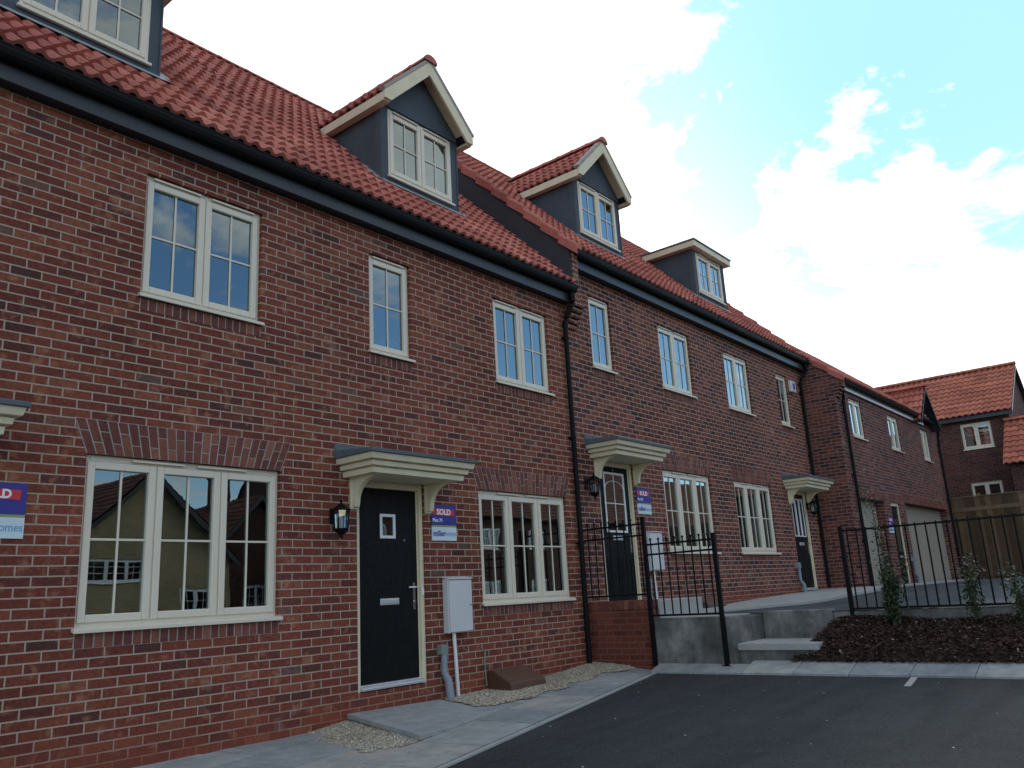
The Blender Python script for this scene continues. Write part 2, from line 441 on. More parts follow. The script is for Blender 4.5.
def gutter(parent, x0, x1, dz, y=6.41, z=4.315, r=.062, mat='black_plastic', dp=1.7):
    bm = B(); n = 8
    for rr in (r, r-.006):
        a = [bm.verts.new((x0, y - rr*math.cos(PI*k/n), z+dz - dp*rr*math.sin(PI*k/n))) for k in range(n+1)]
        b = [bm.verts.new((x1, y - rr*math.cos(PI*k/n), z+dz - dp*rr*math.sin(PI*k/n))) for k in range(n+1)]
        for k in range(n): bm.faces.new((a[k], b[k], b[k+1], a[k+1]))
    bx(bm, x0, x1, y-r-.004, y-r+.008, z+dz-.006, z+dz+.006)
    for xe in (x0, x1):
        bm.faces.new([bm.verts.new((xe, y - (r+.003)*math.cos(PI*k/n), z+dz - dp*(r+.003)*math.sin(PI*k/n))) for k in range(n+1)])
    x = x0+.45
    while x < x1-.05:
        tube(bm, [(x+t, y - (r+.004)*math.cos(.01), z+dz) for t in (-.01, .01)], .006, 6)
        bx(bm, x-.02, x+.02, y-.0, y+.085, z+dz-.03, z+dz+.004)
        x += .95
    return link('gutter', bm, mat, parent)
def downpipe(parent, x, z_top, z_bot, yg, yw, out=.055, dx=0.0, mat='black_plastic'):
    bm = B(); yp = yw-out
    tube(bm, [(x+dx, yg, z_top-.03), (x+dx, yg, z_top-.16), (x+dx*.9, yg+.03, z_top-.22), (x+dx*.1, yp-.02, z_top-.38), (x, yp, z_top-.44), (x, yp, z_bot)], .034, 12)
    tube(bm, [(x, yp, z_top-.52), (x, yp, z_top-.45)], .042, 12)
    tube(bm, [(x+dx, yg, z_top-.12), (x+dx, yg, z_top-.05)], .042, 12)
    z = z_top-.7
    while z > z_bot+.2:
        tube(bm, [(x, yp, z-.02), (x, yp, z+.02)], .04, 12); bx(bm, x-.055, x+.055, yp+.01, yw, z-.012, z+.012)
        z -= 1.45
    tube(bm, [(x, yp, z_bot+1.1), (x, yp, z_bot+1.16)], .041, 12)
    return link('downpipe', bm, mat, parent, smooth=False)

def canopy(parent, xc, dz):
    """flat moulded door canopy on two curved brackets"""
    zt = 1.46+dz; y0, y1 = 6.05, YF; h = .74
    bm = B()     # three stepped mouldings, widening upward
    tiers = [(.055, .0, .055), (.04, .06, .065), (.025, .13, .055)]
    def ring(ins, z): return [(xc-h+ins, YF, z), (xc-h+ins, y0+ins, z), (xc+h-ins, y0+ins, z), (xc+h-ins, YF, z)]
    prof = [(.095,1.245),(.090,1.296),(.112,1.298),(.112,1.308),(.058,1.312),(.052,1.354),(.074,1.356),(.074,1.366),(.014,1.370),(.006,1.400),(.0,1.425)]
    rings = [[bm.verts.new(p) for p in ring(i, z+dz)] for i, z in prof]
    for u, v in zip(rings, rings[1:]):
        for k in range(3): bm.faces.new((u[k], u[k+1], v[k+1], v[k]))
    bm.faces.new(rings[0]); bm.faces.new(rings[-1])
    can = link('door_canopy', bm, 'cream_wood', parent)
    bm = B()
    e = .022
    pts = [(xc-h-e, y0-e, 1.427+dz), (xc+h+e, y0-e, 1.427+dz), (xc+h+e, YF, 1.427+dz), (xc-h-e, YF, 1.427+dz)]
    lo = [bm.verts.new(p) for p in pts]
    hi = [bm.verts.new((p[0], p[1], p[2] + (.038 if i < 2 else .085))) for i, p in enumerate(pts)]
    bm.faces.new(lo); bm.faces.new(hi)
    for k in range(4): bm.faces.new((lo[k], lo[(k+1) % 4], hi[(k+1) % 4], hi[k]))
    bx(bm, xc-h-e, xc+h+e, YF-.012, YF-.001, 1.51+dz, 1.58+dz)
    link('lead_cover', bm, 'lead', can, .006)
    for s in (-1, 1):
        bm = B(); xb = xc + s*.525 - .03
        n = 10; pr = [(YF, .95+dz), (YF-.075, .95+dz)]
        for k in range(n+1):
            t = PI/2*k/n
            pr.append((YF-.085-.30*(1-math.cos(t)), 1.0+dz + .235*math.sin(t)))
        pr += [(YF-.40, 1.2455+dz), (YF, 1.2455+dz)]
        prism(bm, [(xb, p[0], p[1]) for p in pr], (.06, 0, 0))
        bx(bm, xb-.012, xb+.072, YF-.03, YF-.001, .93+dz, 1.245+dz)
        link('bracket', bm, 'cream_wood', can, .004)
    return can

def front_door(parent, x0, x1, dz, style):
    z0, z1 = -.83+dz, 1.257+dz; y = YF+.02
    bm = B(); F = .052
    bx(bm, x0, x0+F, y, y+.08, z0, z1); bx(bm, x1-F, x1, y, y+.08, z0, z1); bx(bm, x0+F, x1-F, y, y+.08, z1-F*1.6, z1)
    bx(bm, x0+F, x0+F+.018, y+.03, y+.08, z0+.05, z1-.08); bx(bm, x1-F-.018, x1-F, y+.03, y+.08, z0+.05, z1-.08)
    fr = link('door_frame', bm, 'cream_wood', parent, .006)
    a, b, c, d = x0+F+.003, x1-F-.003, z0+.065, z1-F*1.6-.003; yl = y+.035
    bm = B(); bx(bm, a, b, yl, yl+.044, c, d)
    def panel(px0, px1, pz0, pz1):   # raised moulding
        t = .02
        for q in ((px0, px0+t, pz0, pz1), (px1-t, px1, pz0, pz1)): bx(bm, q[0], q[1], yl-.006, yl+.002, q[2], q[3])
        for q in ((pz0, pz0+t), (pz1-t, pz1)): bx(bm, px0+t, px1-t, yl-.0055, yl+.002, q[0], q[1])
        bx(bm, px0+.05, px1-.05, yl-.005, yl+.002, pz0+.05, pz1-.05)
    cx = (a+b)/2
    if style == 'small': pass
    else:
        panel(a+.10, cx-.03, c+.12, c+.62) if style != 'triple' else panel(a+.12, b-.12, c+.12, c+.62)
        if style != 'triple': panel(cx+.03, b-.10, c+.12, c+.62)
    leaf = link('door', bm, 'black_woodgrain', parent, .002)
    def glaz(gx0, gx1, gz0, gz1, t=.028, vb=0, hb=0):
        bm = B()
        bx(bm, gx0, gx0+t, yl-.014, yl-.001, gz0, gz1); bx(bm, gx1-t, gx1, yl-.014, yl-.001, gz0, gz1)
        bx(bm, gx0+t, gx1-t, yl-.014, yl-.001, gz0, gz0+t); bx(bm, gx0+t, gx1-t, yl-.014, yl-.001, gz1-t, gz1)
        if vb: bx(bm, (gx0+gx1)/2-.007, (gx0+gx1)/2+.007, yl-.009, yl-.003, gz0+t, gz1-t)
        if hb:
            zm = gz0+(gz1-gz0)*.48; bx(bm, gx0+t, gx1-t, yl-.0092, yl-.0035, zm-.007, zm+.007)
        o = link('glazing_frame', bm, 'white_upvc', leaf, .003)
        bm = B(); bm.faces.new([bm.verts.new(p) for p in ((gx0+t,yl-.003,gz0+t),(gx1-t,yl-.003,gz0+t),(gx1-t,yl-.003,gz1-t),(gx0+t,yl-.003,gz1-t))])
        link('door_glass', bm, 'window_glass', leaf)
    def back(gx0, gx1, gz0, gz1):
        pass
    if style == 'small':
        glaz(5.905+x0-5.555, 6.12+x0-5.555, .655+dz, .91+dz, .03)
    elif style == 'arched':
        glaz(a+.14, b-.14, .21+dz, 1.09+dz, .03, 1, 1)
        bm = B()   # arched white head bar
        n = 14; gx0, gx1 = a+.17, b-.17; zc = .86+dz
        for k in range(n):
            t0, t1 = PI*k/n, PI*(k+1)/n; cxx = (gx0+gx1)/2; rr = (gx1-gx0)/2
            P = lambda t, q: (cxx - q*math.cos(t), yl-.010, zc + .11*math.sin(t)*q/rr)
            prism(bm, [P(t0, rr), P(t1, rr), P(t1, rr-.014), P(t0, rr-.014)], (0, .006, 0))
        link('arch_bar', bm, 'white_upvc', leaf)
    else:
        for k in range(3):
            w = (b-a-.20)/3; glaz(a+.10+k*w+.008, a+.10+(k+1)*w-.008, .28+dz, 1.08+dz, .022)
    # handle, letterbox, peephole
    hx = b-.07
    bm = B(); bx(bm, hx-.015, hx+.015, yl-.008, yl-.001, .02+dz-.10, .02+dz+.17)
    tube(bm, [(hx, yl-.008, .145+dz), (hx, yl-.05, .145+dz), (hx-.02, yl-.055, .147+dz), (hx-.12, yl-.05, .147+dz)], .009, 8)
    tube(bm, [(hx, yl-.001, .0+dz), (hx, yl-.016, .0+dz)], .012, 10)
    link('handle', bm, 'chrome', leaf, .002)
    bm = B(); lz = (.01 if style == 'small' else .13)+dz
    bx(bm, cx-.13, cx+.13, yl-.008, yl-.001, lz-.03, lz+.035)
    bx(bm, cx-.11, cx+.11, yl-.014, yl-.007, lz-.018, lz+.024)
    link('letterbox', bm, 'aluminium', leaf, .003)
    bm = B(); tube(bm, [(cx+.22 if style=='small' else cx, yl-.006, .64+dz if style=='small' else 1.13+dz), (cx+.22 if style=='small' else cx, yl+.001, .64+dz if style=='small' else 1.13+dz)], .012, 10)
    link('peephole', bm, 'chrome', leaf)
    bm = B(); bx(bm, x0+.053, x1-.053, YF-.012, yl+.03, z0+.01, z0+.035); bx(bm, x0+.053, x1-.053, YF+.012, yl+.03, z0+.0352, z0+.062)
    link('threshold', bm, 'aluminium', fr, .004)
    if style == 'small':   # white keeper plate on the frame
        bm = B(); bx(bm, x1-.05, x1-.012, y-.012, y+.001, .06+dz, .13+dz); link('doorbell', bm, 'white_upvc', fr, .004)
    return leaf

def dormer_gable(parent, xc, dz, blind=False):
    yf = 7.2; xa, xb = xc-.70, xc+.70
    z0 = 5.0+dz; ze = 6.35+dz; sl = math.tan(R(44.5)); zap = ze + .70*sl + .04
    wx0, wx1, wz0, wz1 = xc-.59, xc+.59, 5.295+dz, 6.285+dz
    bm = B()
    wall_panel(bm, xa, xb, z0, ze, [(wx0, wx1, wz0, wz1)], yf, .09)
    bm.faces.new([bm.verts.new(p) for p in ((xa,yf,ze), (xb,yf,ze), (xc,yf,zap))])
    for x in (xa, xb):
        pts = [(x, yf, z0), (x, yf, ze), (x, 8.8, ze), (x, 8.8, z0)]
        bm.faces.new([bm.verts.new(p) for p in pts])
    d = link('dormer', bm, 'dormer_render', parent)
    bm = B()   # gable panel standing proud above the window head
    prism(bm, [(xa-.003, yf-.025, ze-.045), (xb+.003, yf-.025, ze-.045), (xb+.003, yf-.025, ze+.02), (xc, yf-.025, zap), (xa-.003, yf-.025, ze+.02)], (0, .023, 0))
    link('gable_panel', bm, 'dormer_render', d)
    # corner trims
    bm = B()
    bm.free()
    for s, x in ((-1, xa), (1, xb)):
        bm = B(); bx(bm, min(x, x+s*.018), max(x, x+s*.018), yf-.012, yf+.10, z0, ze); link('corner_trim', bm, 'dormer_render', d)
    hw = .825; yo = 7.0; zr = ze + .70*sl + .11; zeave = zr - hw*sl
    yb_of = lambda z: 6.40 + (z - 4.37 - dz)/TP
    for s in (-1, 1):
        O = Vector((xc + s*hw, yo+.012, zeave+.03)) if s > 0 else Vector((xc - hw, 9.0, zeave+.03))
        bm = B()
        Vv = Vector((-s*1, 0, sl)); ln = hw*math.hypot(1, sl)
        Oo = Vector((xc + s*hw, yo+.012, zeave+.028))
        tile_mesh(bm, Oo, (0,1,0), Vv, 2.7, ln, gauge=.28, keep=lambda c: c.z > roof_z(c.y, dz)-.12)
        link('roof_tiles', bm, 'clay_tile', d)
        # roof deck
        bm = B()
        lo, hi = zeave-.0, zr
        t = .05
        q = [(xc+s*hw, yo+.02, lo+.02), (xc, yo+.02, hi+.02), (xc, yb_of(hi)+.05, hi+.02), (xc+s*hw, yb_of(lo)+.05, lo+.02)]
        prism(bm, q, (0, 0, -t))
        link('roof_deck', bm, 'navy_fascia', d)
        # bargeboard
        bm = B(); H = .19
        n = Vector((s*sl, 0, 1)).normalized()
        a0 = Vector((xc, yo-.03, hi+.035)); a1 = Vector((xc+s*(hw+.01), yo-.03, lo+.022))
        dn = Vector((0,0,-H*1.35))
        prism(bm, [a0, a1, a1+Vector((0,0,-.115)), a1+Vector((-s*.115,0,-.115)), a0+Vector((0,0,-.215))], (0, .035, 0))
        link('bargeboard', bm, 'cream_wood', d, .004)
        # verge mortar strip
        bm = B(); u0, u1 = a0+Vector((0,-.006,.004)), a1+Vector((0,-.006,.004))
        prism(bm, [u0, u1, u1+n*.045, u0+n*.045], (0, .10, 0))
        link('verge_mortar', bm, 'mortar', d)
        # eaves fascia + soffit running back to the main roof
        bm = B(); yb = yb_of(lo-.1)
        xo = xc+s*(hw+.005)
        bx(bm, min(xo, xo-s*.022), max(xo, xo-s*.022), yo+.006, yb+.1, lo-.112, lo+.012)
        xi = xc+s*.72
        bx(bm, min(xo-s*.022, xi), max(xo-s*.022, xi), yo+.006, yb+.1, lo-.110, lo-.095)
        link('eaves_board', bm, 'cream_wood', d, .003)
    bm = B()
    for s in (-1, 1):
        n = Vector((-s*sl, 0, -1)).normalized()
        p0 = Vector((xc, yo+.005, zr-.04)); p1 = Vector((xc+s*(hw-.11), yo+.005, zr-.04-(hw-.11)*sl))
        prism(bm, [p0, p1, p1+Vector((0,.20,0)), p0+Vector((0,.20,0))], (0,0,-.012))
    link('soffit', bm, 'cream_wood', d)
    bm = B(); cap_tiles(bm, (xc, yo-.05, zr+.015), (xc, yb_of(zr)+.02, zr+.015), (0,0,1), (1,0,0), 7, .118)
    link('ridge_tile', bm, 'clay_tile', d)
    # lead flashing
    bm = B(); q = lambda x, y: (x, y, roof_z(y, dz)+.062)
    prism(bm, [q(xa-.03, yf-.06), q(xb+.03, yf-.06), q(xb+.03, yf+.01), q(xa-.03, yf+.01)], (0,0,.008))
    for sx in (-1, 1):
        x_ = xa if sx < 0 else xb
        for k in range(4):
            y0_ = yf-.05+k*.07; q4 = [bm.verts.new((x_+sx*a_, b_, roof_z(b_, dz)+.055+random.uniform(0, .018))) for a_, b_ in ((.0, y0_), (.15, y0_+random.uniform(-.01,.01)), (.15, y0_+.07), (.0, y0_+.07))]
            bm.faces.new(q4)
    link('flashing', bm, 'lead_sheet', d)
    window(d, wx0, wx1, wz0, wz1, yf, 2, rec=-.002, flat=True, curtain=((wx0+.03, wx1-.03),) if blind else False)
    return d
def dormer_flat(parent, xc, dz):
    yf = 7.18; xa, xb = xc-.71, xc+.71; z0 = 5.0+dz; ze = 6.245+dz
    wx0, wx1, wz0, wz1 = xc-.565, xc+.585, 5.30+dz, 6.215+dz
    bm = B(); wall_panel(bm, xa, xb, z0, ze, [(wx0, wx1, wz0, wz1)], yf, .09)
    for x in (xa, xb): bm.faces.new([bm.verts.new(p) for p in ((x,yf,z0),(x,yf,ze),(x,8.8,ze),(x,8.8,z0))])
    d = link('dormer', bm, 'dormer_render', parent)
    bm = B()
    bm.free()
    for s, x in ((-1, xa), (1, xb)):
        bm = B(); bx(bm, min(x, x+s*.018), max(x, x+s*.018), yf-.012, yf+.10, z0, ze); link('corner_trim', bm, 'dormer_render', d)
    e = .15; yo = yf-.14
    bm = B(); bx(bm, xa-e, xb+e, yo, 8.42, ze, ze+.125); link('roof_fascia', bm, 'cream_wood', d, .004)
    bm = B(); bx(bm, xa-e-.02, xb+e+.02, yo-.02, 8.5, ze+.127, ze+.16); link('roof_felt', bm, 'lead', d, .006)
    bm = B(); q = lambda x, y: (x, y, roof_z(y, dz)+.062)
    prism(bm, [q(xa-.03, yf-.06), q(xb+.03, yf-.06), q(xb+.03, yf+.01), q(xa-.03, yf+.01)], (0,0,.008))
    for sx in (-1, 1):
        x_ = xa if sx < 0 else xb
        for k in range(4):
            y0_ = yf-.05+k*.07; q4 = [bm.verts.new((x_+sx*a_, b_, roof_z(b_, dz)+.055+random.uniform(0, .018))) for a_, b_ in ((.0, y0_), (.15, y0_+random.uniform(-.01,.01)), (.15, y0_+.07), (.0, y0_+.07))]
            bm.faces.new(q4)
    link('flashing', bm, 'lead_sheet', d)
    window(d, wx0, wx1, wz0, wz1, yf, 2, rec=-.002, flat=True)
    return d

def terraced_house(label, x0, x1, dz, door, door_style, win, small, large, dorm, dorm_kind, wallmat, zbot, left_gable=False, right_gable=False):
    t = thing('terraced_house', label, 'house', ((x0+x1)/2, YF, zbot), 'brick terraced houses in the row')
    holes = []
    if win: holes.append((win[0], win[1], -.09+dz, 1.256+dz))
    if small: holes.append((small[0], small[1], 2.635+dz, 3.806+dz))
    if large: holes.append((large[0], large[1], 2.640+dz, 3.806+dz))
    if door: holes.append((door-.4725, door+.4725, -.83+dz, 1.257+dz))
    zt = 4.12+dz
    bm = B()
    wall_panel(bm, x0, x1, zbot-.6, zt, holes, YF, .13)
    bm.faces.new([bm.verts.new(p) for p in ((x0,YB,zbot-.6),(x1,YB,zbot-.6),(x1,YB,zt+.2),(x0,YB,zt+.2))])
    for x in (x0+.001, x1-.001):
        bm.faces.new([bm.verts.new(p) for p in ((x,YF,zbot-.6),(x,YB,zbot-.6),(x,YB,zt+.15),(x,YR,roof_z(YR,dz)-.06),(x,YF,zt+.2),(x,YF,zt))])
    link('wall', bm, wallmat, t)
    # dark rooms behind the openings
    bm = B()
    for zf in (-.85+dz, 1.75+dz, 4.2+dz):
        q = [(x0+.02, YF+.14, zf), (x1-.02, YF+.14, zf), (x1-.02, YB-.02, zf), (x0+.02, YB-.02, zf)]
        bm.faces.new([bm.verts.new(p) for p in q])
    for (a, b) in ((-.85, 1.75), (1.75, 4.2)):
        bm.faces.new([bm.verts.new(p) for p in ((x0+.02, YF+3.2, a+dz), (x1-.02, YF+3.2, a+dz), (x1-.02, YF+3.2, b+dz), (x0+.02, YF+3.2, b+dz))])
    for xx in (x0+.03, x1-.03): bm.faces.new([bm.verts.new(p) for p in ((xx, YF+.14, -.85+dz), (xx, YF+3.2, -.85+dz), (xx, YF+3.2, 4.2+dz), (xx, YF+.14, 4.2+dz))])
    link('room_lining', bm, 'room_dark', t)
    # roof
    keep = None
    if dorm: keep = lambda c: not (abs(c.x-dorm) < .62 and c.y > 7.28 and c.z < 6.3+dz)
    ln = (YR-YE)/math.cos(PT)
    bm = B(); tile_mesh(bm, (x0, YE, roof_z(YE, dz)), (1,0,0), (0, 1, TP), x1-x0, ln, keep=keep)
    link('roof_tiles', bm, 'clay_tile', t)
    bm = B()
    prism(bm, [(x0, YE+.01, roof_z(YE, dz)-.02), (x0, YR, roof_z(YR, dz)-.02), (x0, YR, roof_z(YR, dz)-.05), (x0, YE+.04, roof_z(YE, dz)-.05)], (x1-x0,0,0))
    bbz = roof_z(YR, dz) - (YB+.3-YR)*TP
    prism(bm, [(x0, YB+.3, bbz), (x0, YR, roof_z(YR, dz)-.02), (x0, YR, roof_z(YR, dz)-.06), (x0, YB+.3, bbz-.04)], (x1-x0,0,0))
    link('roof_deck', bm, 'navy_fascia', t)
    bm = B(); cap_tiles(bm, (x0, YR, roof_z(YR, dz)-.0), (x1, YR, roof_z(YR, dz)-.0), (0,0,1), (0,1,0), round((x1-x0)/.45), .075)
    link('ridge_tile', bm, 'clay_tile', t)
    # fascia, soffit, gutter
    bm = B(); bx(bm, x0, x1, 6.465, 6.49, 4.075+dz, 4.30+dz); link('fascia', bm, 'navy_fascia', t, .003)
    bm = B(); bx(bm, x0, x1, 6.4905, YF+.02, 4.09+dz, 4.105+dz); link('soffit', bm, 'navy_fascia', t)
    gutter(t, x0+(.06 if left_gable else 0), x1-(.02 if right_gable else 0), dz)
    if win:
        window(t, win[0], win[1], -.09+dz, 1.256+dz, YF, 3, curtain=win[2] if len(win) > 2 else False)
        flat_arch(t, win[0], win[1], 1.256+dz, h=.275, spread=.11)
        flat_arch(t, win[0], win[1], -.09+dz-.115, h=.105, spread=0, fan=False)
    if small:
        window(t, small[0], small[1], 2.635+dz, 3.806+dz, YF, 1)
        flat_arch(t, small[0], small[1], 2.635+dz-.115, h=.105, spread=0, fan=False)
    if large:
        window(t, large[0], large[1], 2.640+dz, 3.806+dz, YF, 2, curtain=large[2] if len(large) > 2 else False)
        flat_arch(t, large[0], large[1], 2.640+dz-.115, h=.105, spread=0, fan=False)
    if door:
        front_door(t, door-.4725, door+.4725, dz, door_style); canopy(t, door+.0, dz)
    if dorm: dormer_gable(t, dorm, dz, blind=False) if dorm_kind == 'gable' else dormer_flat(t, dorm, dz)
    return t
DZ = .605
h1 = terraced_house('red brick house cut by the left edge, wide ground window reflecting a gabled house', .3, 4.9, 0, 1.46, 'small', (2.86, 4.64), None, (3.205, 4.385), 2.84, 'gable', 'red_brick', -1.1)
h2 = terraced_house('red brick house with solid black door, meter box and cream gabled dormer', 4.9, 9.5, 0, 6.03, 'small', (7.42, 9.19), (5.755, 6.38), (7.862, 9.03), 7.22, 'gable', 'red_brick', -1.1)
h3 = terraced_house('higher red brick house with half glazed black door behind black railings', 9.5, 14.2, DZ, 10.50, 'arched', (11.91, 13.60), (10.13, 10.73), (12.23, 13.36), 11.59, 'gable', 'red_brick_upper', -1.1, left_gable=True)
h4 = terraced_house('red brick end house with flat roofed dormer and alarm box', 14.2, 18.9, DZ, 17.66, 'triple', (14.545, 16.25, ((14.6,15.05),(15.7,16.2))), (17.32, 17.93), (14.75, 15.87), 15.84, 'flat', 'red_brick_upper', -.6, right_gable=True)

# stepped gable between the lower and higher roofs
bm = B()
zA = lambda y: roof_z(y, 0); zB = lambda y: roof_z(y, DZ)
prism(bm, [(9.452, 6.42, zA(6.42)-.15), (9.452, YR, zA(YR)-.05), (9.452, YR, zB(YR)-.03), (9.452, 6.42, zB(6.42)-.03)], (.03,0,0))
link('gable_cladding', bm, 'dark_cladding', h3)
bm = B(); bx(bm, 9.484, 9.62, 6.40, 6.62, 4.10, zB(6.42)-.08); link('gable_brickwork', bm, 'red_brick_upper', h3)
bm = B()   # brick corbels
for k in range(5): bx(bm, 9.485, 9.72, 6.40+.04*k, 6.62, 4.098-.075*(k+1)+.004, 4.098-.075*k-.004)
link('corbel', bm, 'red_brick_upper', h3, .004)
def verge(parent, x, dz, y0, y1, n, pitch=TP, zf=None, side=-1, step=.345):
    zf = zf or (lambda y: roof_z(y, dz))
    bm = B(); L_ = (y1-y0)/n
    for i in range(n):
        ya, yb = y0+i*L_-.015, y0+(i+1)*L_
        za, zb = zf(ya)+.085, zf(yb)+.030
        prof = [(0,-.15),(0,-.02),(.012,.008),(.04,.022),(.075,.022),(.11,.005),(.14,-.03),(.14,-.06),(.02,-.06),(.016,-.15)]
        A = [bm.verts.new((x + side*(.062-px)*1.0, ya, za+pz)) for px, pz in prof]
        Bv = [bm.verts.new((x + side*(.05-px)*.96, yb, zb+pz)) for px, pz in prof]
        k = len(prof)
        for j in range(k): bm.faces.new((A[j], A[(j+1) % k], Bv[(j+1) % k], Bv[j]))
        bm.faces.new(A); bm.faces.new(Bv[::-1])
    return link('verge_tile', bm, 'clay_tile', parent)
verge(h3, 9.47, DZ, 6.27, YR, 12)
verge(h4, 18.93, DZ, 6.27, YR, 12, side=1)
downpipe(h2, 9.40, 4.24, -.9, 6.41, YF, dx=.03)
downpipe(h4, 18.64, 4.24+DZ, -.2, 6.41, YF, dx=.10)

# ------------------------------------------------------------------ coach house (third block)
Y3 = 5.90; TP3 = math.tan(R(40)); X3a, X3b = 18.9, 28.0
ch = thing('coach_house', 'brick house over two open garages, set forward beyond the terrace', 'house', (23.4, Y3, -.25))
W3 = [(19.80, 20.72), (22.84, 23.82), (26.06, 26.92)]
holes = [(a, b, 3.14, 4.09) for a, b in W3] + [(19.55, 21.33, -.9, 1.74, .22), (21.87, 22.62, -.24, 1.74), (23.15, 27.65, -.9, 1.79, .22)]
bm = B(); wall_panel(bm, X3a, X3b, -.9, 4.36, holes, Y3, .12)
def z3(y): return 4.40 + (y-5.70)*TP3
for x in (X3a, X3b): bm.faces.new([bm.verts.new(p) for p in ((x,Y3,-.9),(x,11,-.9),(x,11,4.5),(x,8.6,z3(8.6)-.05),(x,Y3,z3(Y3)-.05))])
bm.faces.new([bm.verts.new(p) for p in ((X3a,11,-.9),(X3b,11,-.9),(X3b,11,4.5),(X3a,11,4.5))])
link('wall', bm, 'purple_brick', ch)
bm = B(); bx(bm, X3a-.005, X3a+.25, Y3-.18, Y3+.02, 4.20, z3(5.8)-.04)
for k in range(3): bx(bm, X3a-.006, X3a+.245, Y3-.14+.045*k, Y3+.02, 4.198-.075*(k+1)+.004, 4.198-.075*k-.003)
link('corbel', bm, 'purple_brick', ch, .004)
for a, b in W3:
    window(ch, a, b, 3.14, 4.09, Y3, 2, vbar=0, hbar=0, curtain=((a+.05, a+.3),))
    flat_arch(ch, a, b, 3.14-.115, h=.105, spread=0, y=Y3, fan=False)
for a, b, z in ((19.55, 21.33, 1.74), (21.87, 22.62, 1.74), (23.15, 27.65, 1.79)): flat_arch(ch, a-.1, b+.1, z, h=.225, spread=0, y=Y3, fan=False)
for a, b, zt in ((19.55, 21.33, 1.74), (23.15, 27.65, 1.79)):
    bm = B(); bx(bm, a, b, Y3+.215, Y3+.26, -.3, zt); x = a+.14
    g = link('garage_door', bm, 'garage_cream', ch)
    bm = B()
    while x < b-.03: bx(bm, x-.012, x+.012, Y3+.205, Y3+.2145, -.22, zt-.01); x += .27
    link('door_rib', bm, 'garage_cream', g)
bm = B(); F=.05; dx0, dx1 = 21.87, 22.62
bx(bm, dx0, dx0+F, Y3+.03, Y3+.1, -.22, 1.74); bx(bm, dx1-F, dx1, Y3+.03, Y3+.1, -.22, 1.74); bx(bm, dx0+F, dx1-F, Y3+.03, Y3+.1, 1.66, 1.74)
link('door_frame', bm, 'cream_wood', ch, .004)
bm = B(); bx(bm, dx0+F, dx1-F, Y3+.06, Y3+.1, -.2, 1.66)
dd = link('door', bm, 'black_woodgrain', ch)
bm = B(); bx(bm, dx0+.2, dx1-.2, Y3+.05, Y3+.0595, .55, 1.35); link('door_glass', bm, 'window_glass', dd)
bm = B(); bx(bm, dx0+.2, dx1-.2, Y3+.05, Y3+.0595, .40, .46); link('letterbox', bm, 'aluminium', dd)
ln3 = (8.6-5.68)/math.cos(R(40.5))
bm = B(); tile_mesh(bm, (X3a, 5.68, z3(5.68)), (1,0,0), (0,1,TP3), 7.2, ln3, seg=4); link('roof_tiles', bm, 'clay_tile', ch)
bm = B(); prism(bm, [(X3a, 5.69, z3(5.68)-.03), (X3a, 8.6, z3(8.6)-.03), (X3a, 11.2, z3(8.6)-2.2), (X3a, 11.2, z3(8.6)-2.26), (X3a, 8.6, z3(8.6)-.08), (X3a, 5.73, z3(5.68)-.07)], (X3b-X3a,0,0)); link('roof_deck', bm, 'navy_fascia', ch)
verge(ch, X3a+.02, 0, 5.66, 8.6, 9, zf=z3)
bm = B(); bx(bm, X3a+.25, 26.4, 5.845, 5.87, 4.215, 4.42); link('fascia', bm, 'pale_fascia', ch, .003)
bm = B(); bx(bm, X3a+.25, 26.4, 5.8705, Y3+.01, 4.265, 4.28); link('soffit', bm, 'pale_fascia', ch)
gutter(ch, X3a+.05, 26.55, 0, y=5.77, z=4.42, r=.07)
downpipe(ch, 19.25, 4.36, -.25, 5.77, Y3, dx=-.10)
downpipe(ch, 27.85, 4.25, -.25, 5.80, Y3)
# cross gable wing at the far end
gx, gz = 26.35, 5.30; ghw = 1.05; gs = math.tan(R(46))
wing = B()
prism(wing, [(gx-.9, Y3-.003, 4.2), (gx+.9, Y3-.003, 4.2), (gx+.9, Y3-.003, gz-.9*gs), (gx, Y3-.003, gz-.06), (gx-.9, Y3-.003, gz-.9*gs)], (0,.05,0))
link('gable_wall', wing, 'brown_brick', ch)
for s in (-1, 1):
    bm = B(); tile_mesh(bm, (gx+s*ghw, Y3-.28, gz-ghw*gs), (0,1,0), (-s,0,gs), 4.5, ghw/math.cos(R(46)), seg=4); link('roof_tiles', bm, 'clay_tile', ch)
    bm = B(); a0 = Vector((gx, Y3-.28, gz+.03)); a1 = Vector((gx+s*(ghw+.03), Y3-.28, gz-ghw*gs+.01))
    prism(bm, [a0, a1, a1+Vector((0,0,-.11)), a0+Vector((0,0,-.14))], (0,.03,0)); link('bargeboard', bm, 'black_plastic', ch)
    bm = B(); prism(bm, [a0+Vector((0,.04,-.05)), a1+Vector((0,.04,-.05)), a1+Vector((0,4.6,-.05)), a0+Vector((0,4.6,-.05))], (0,0,-.04)); link('roof_deck', bm, 'navy_fascia', ch)
bm = B(); cap_tiles(bm, (gx, Y3-.32, gz+.05), (gx, Y3+4.4, gz+.05), (0,0,1), (1,0,0), 10, .10); link('ridge_tile', bm, 'clay_tile', ch)

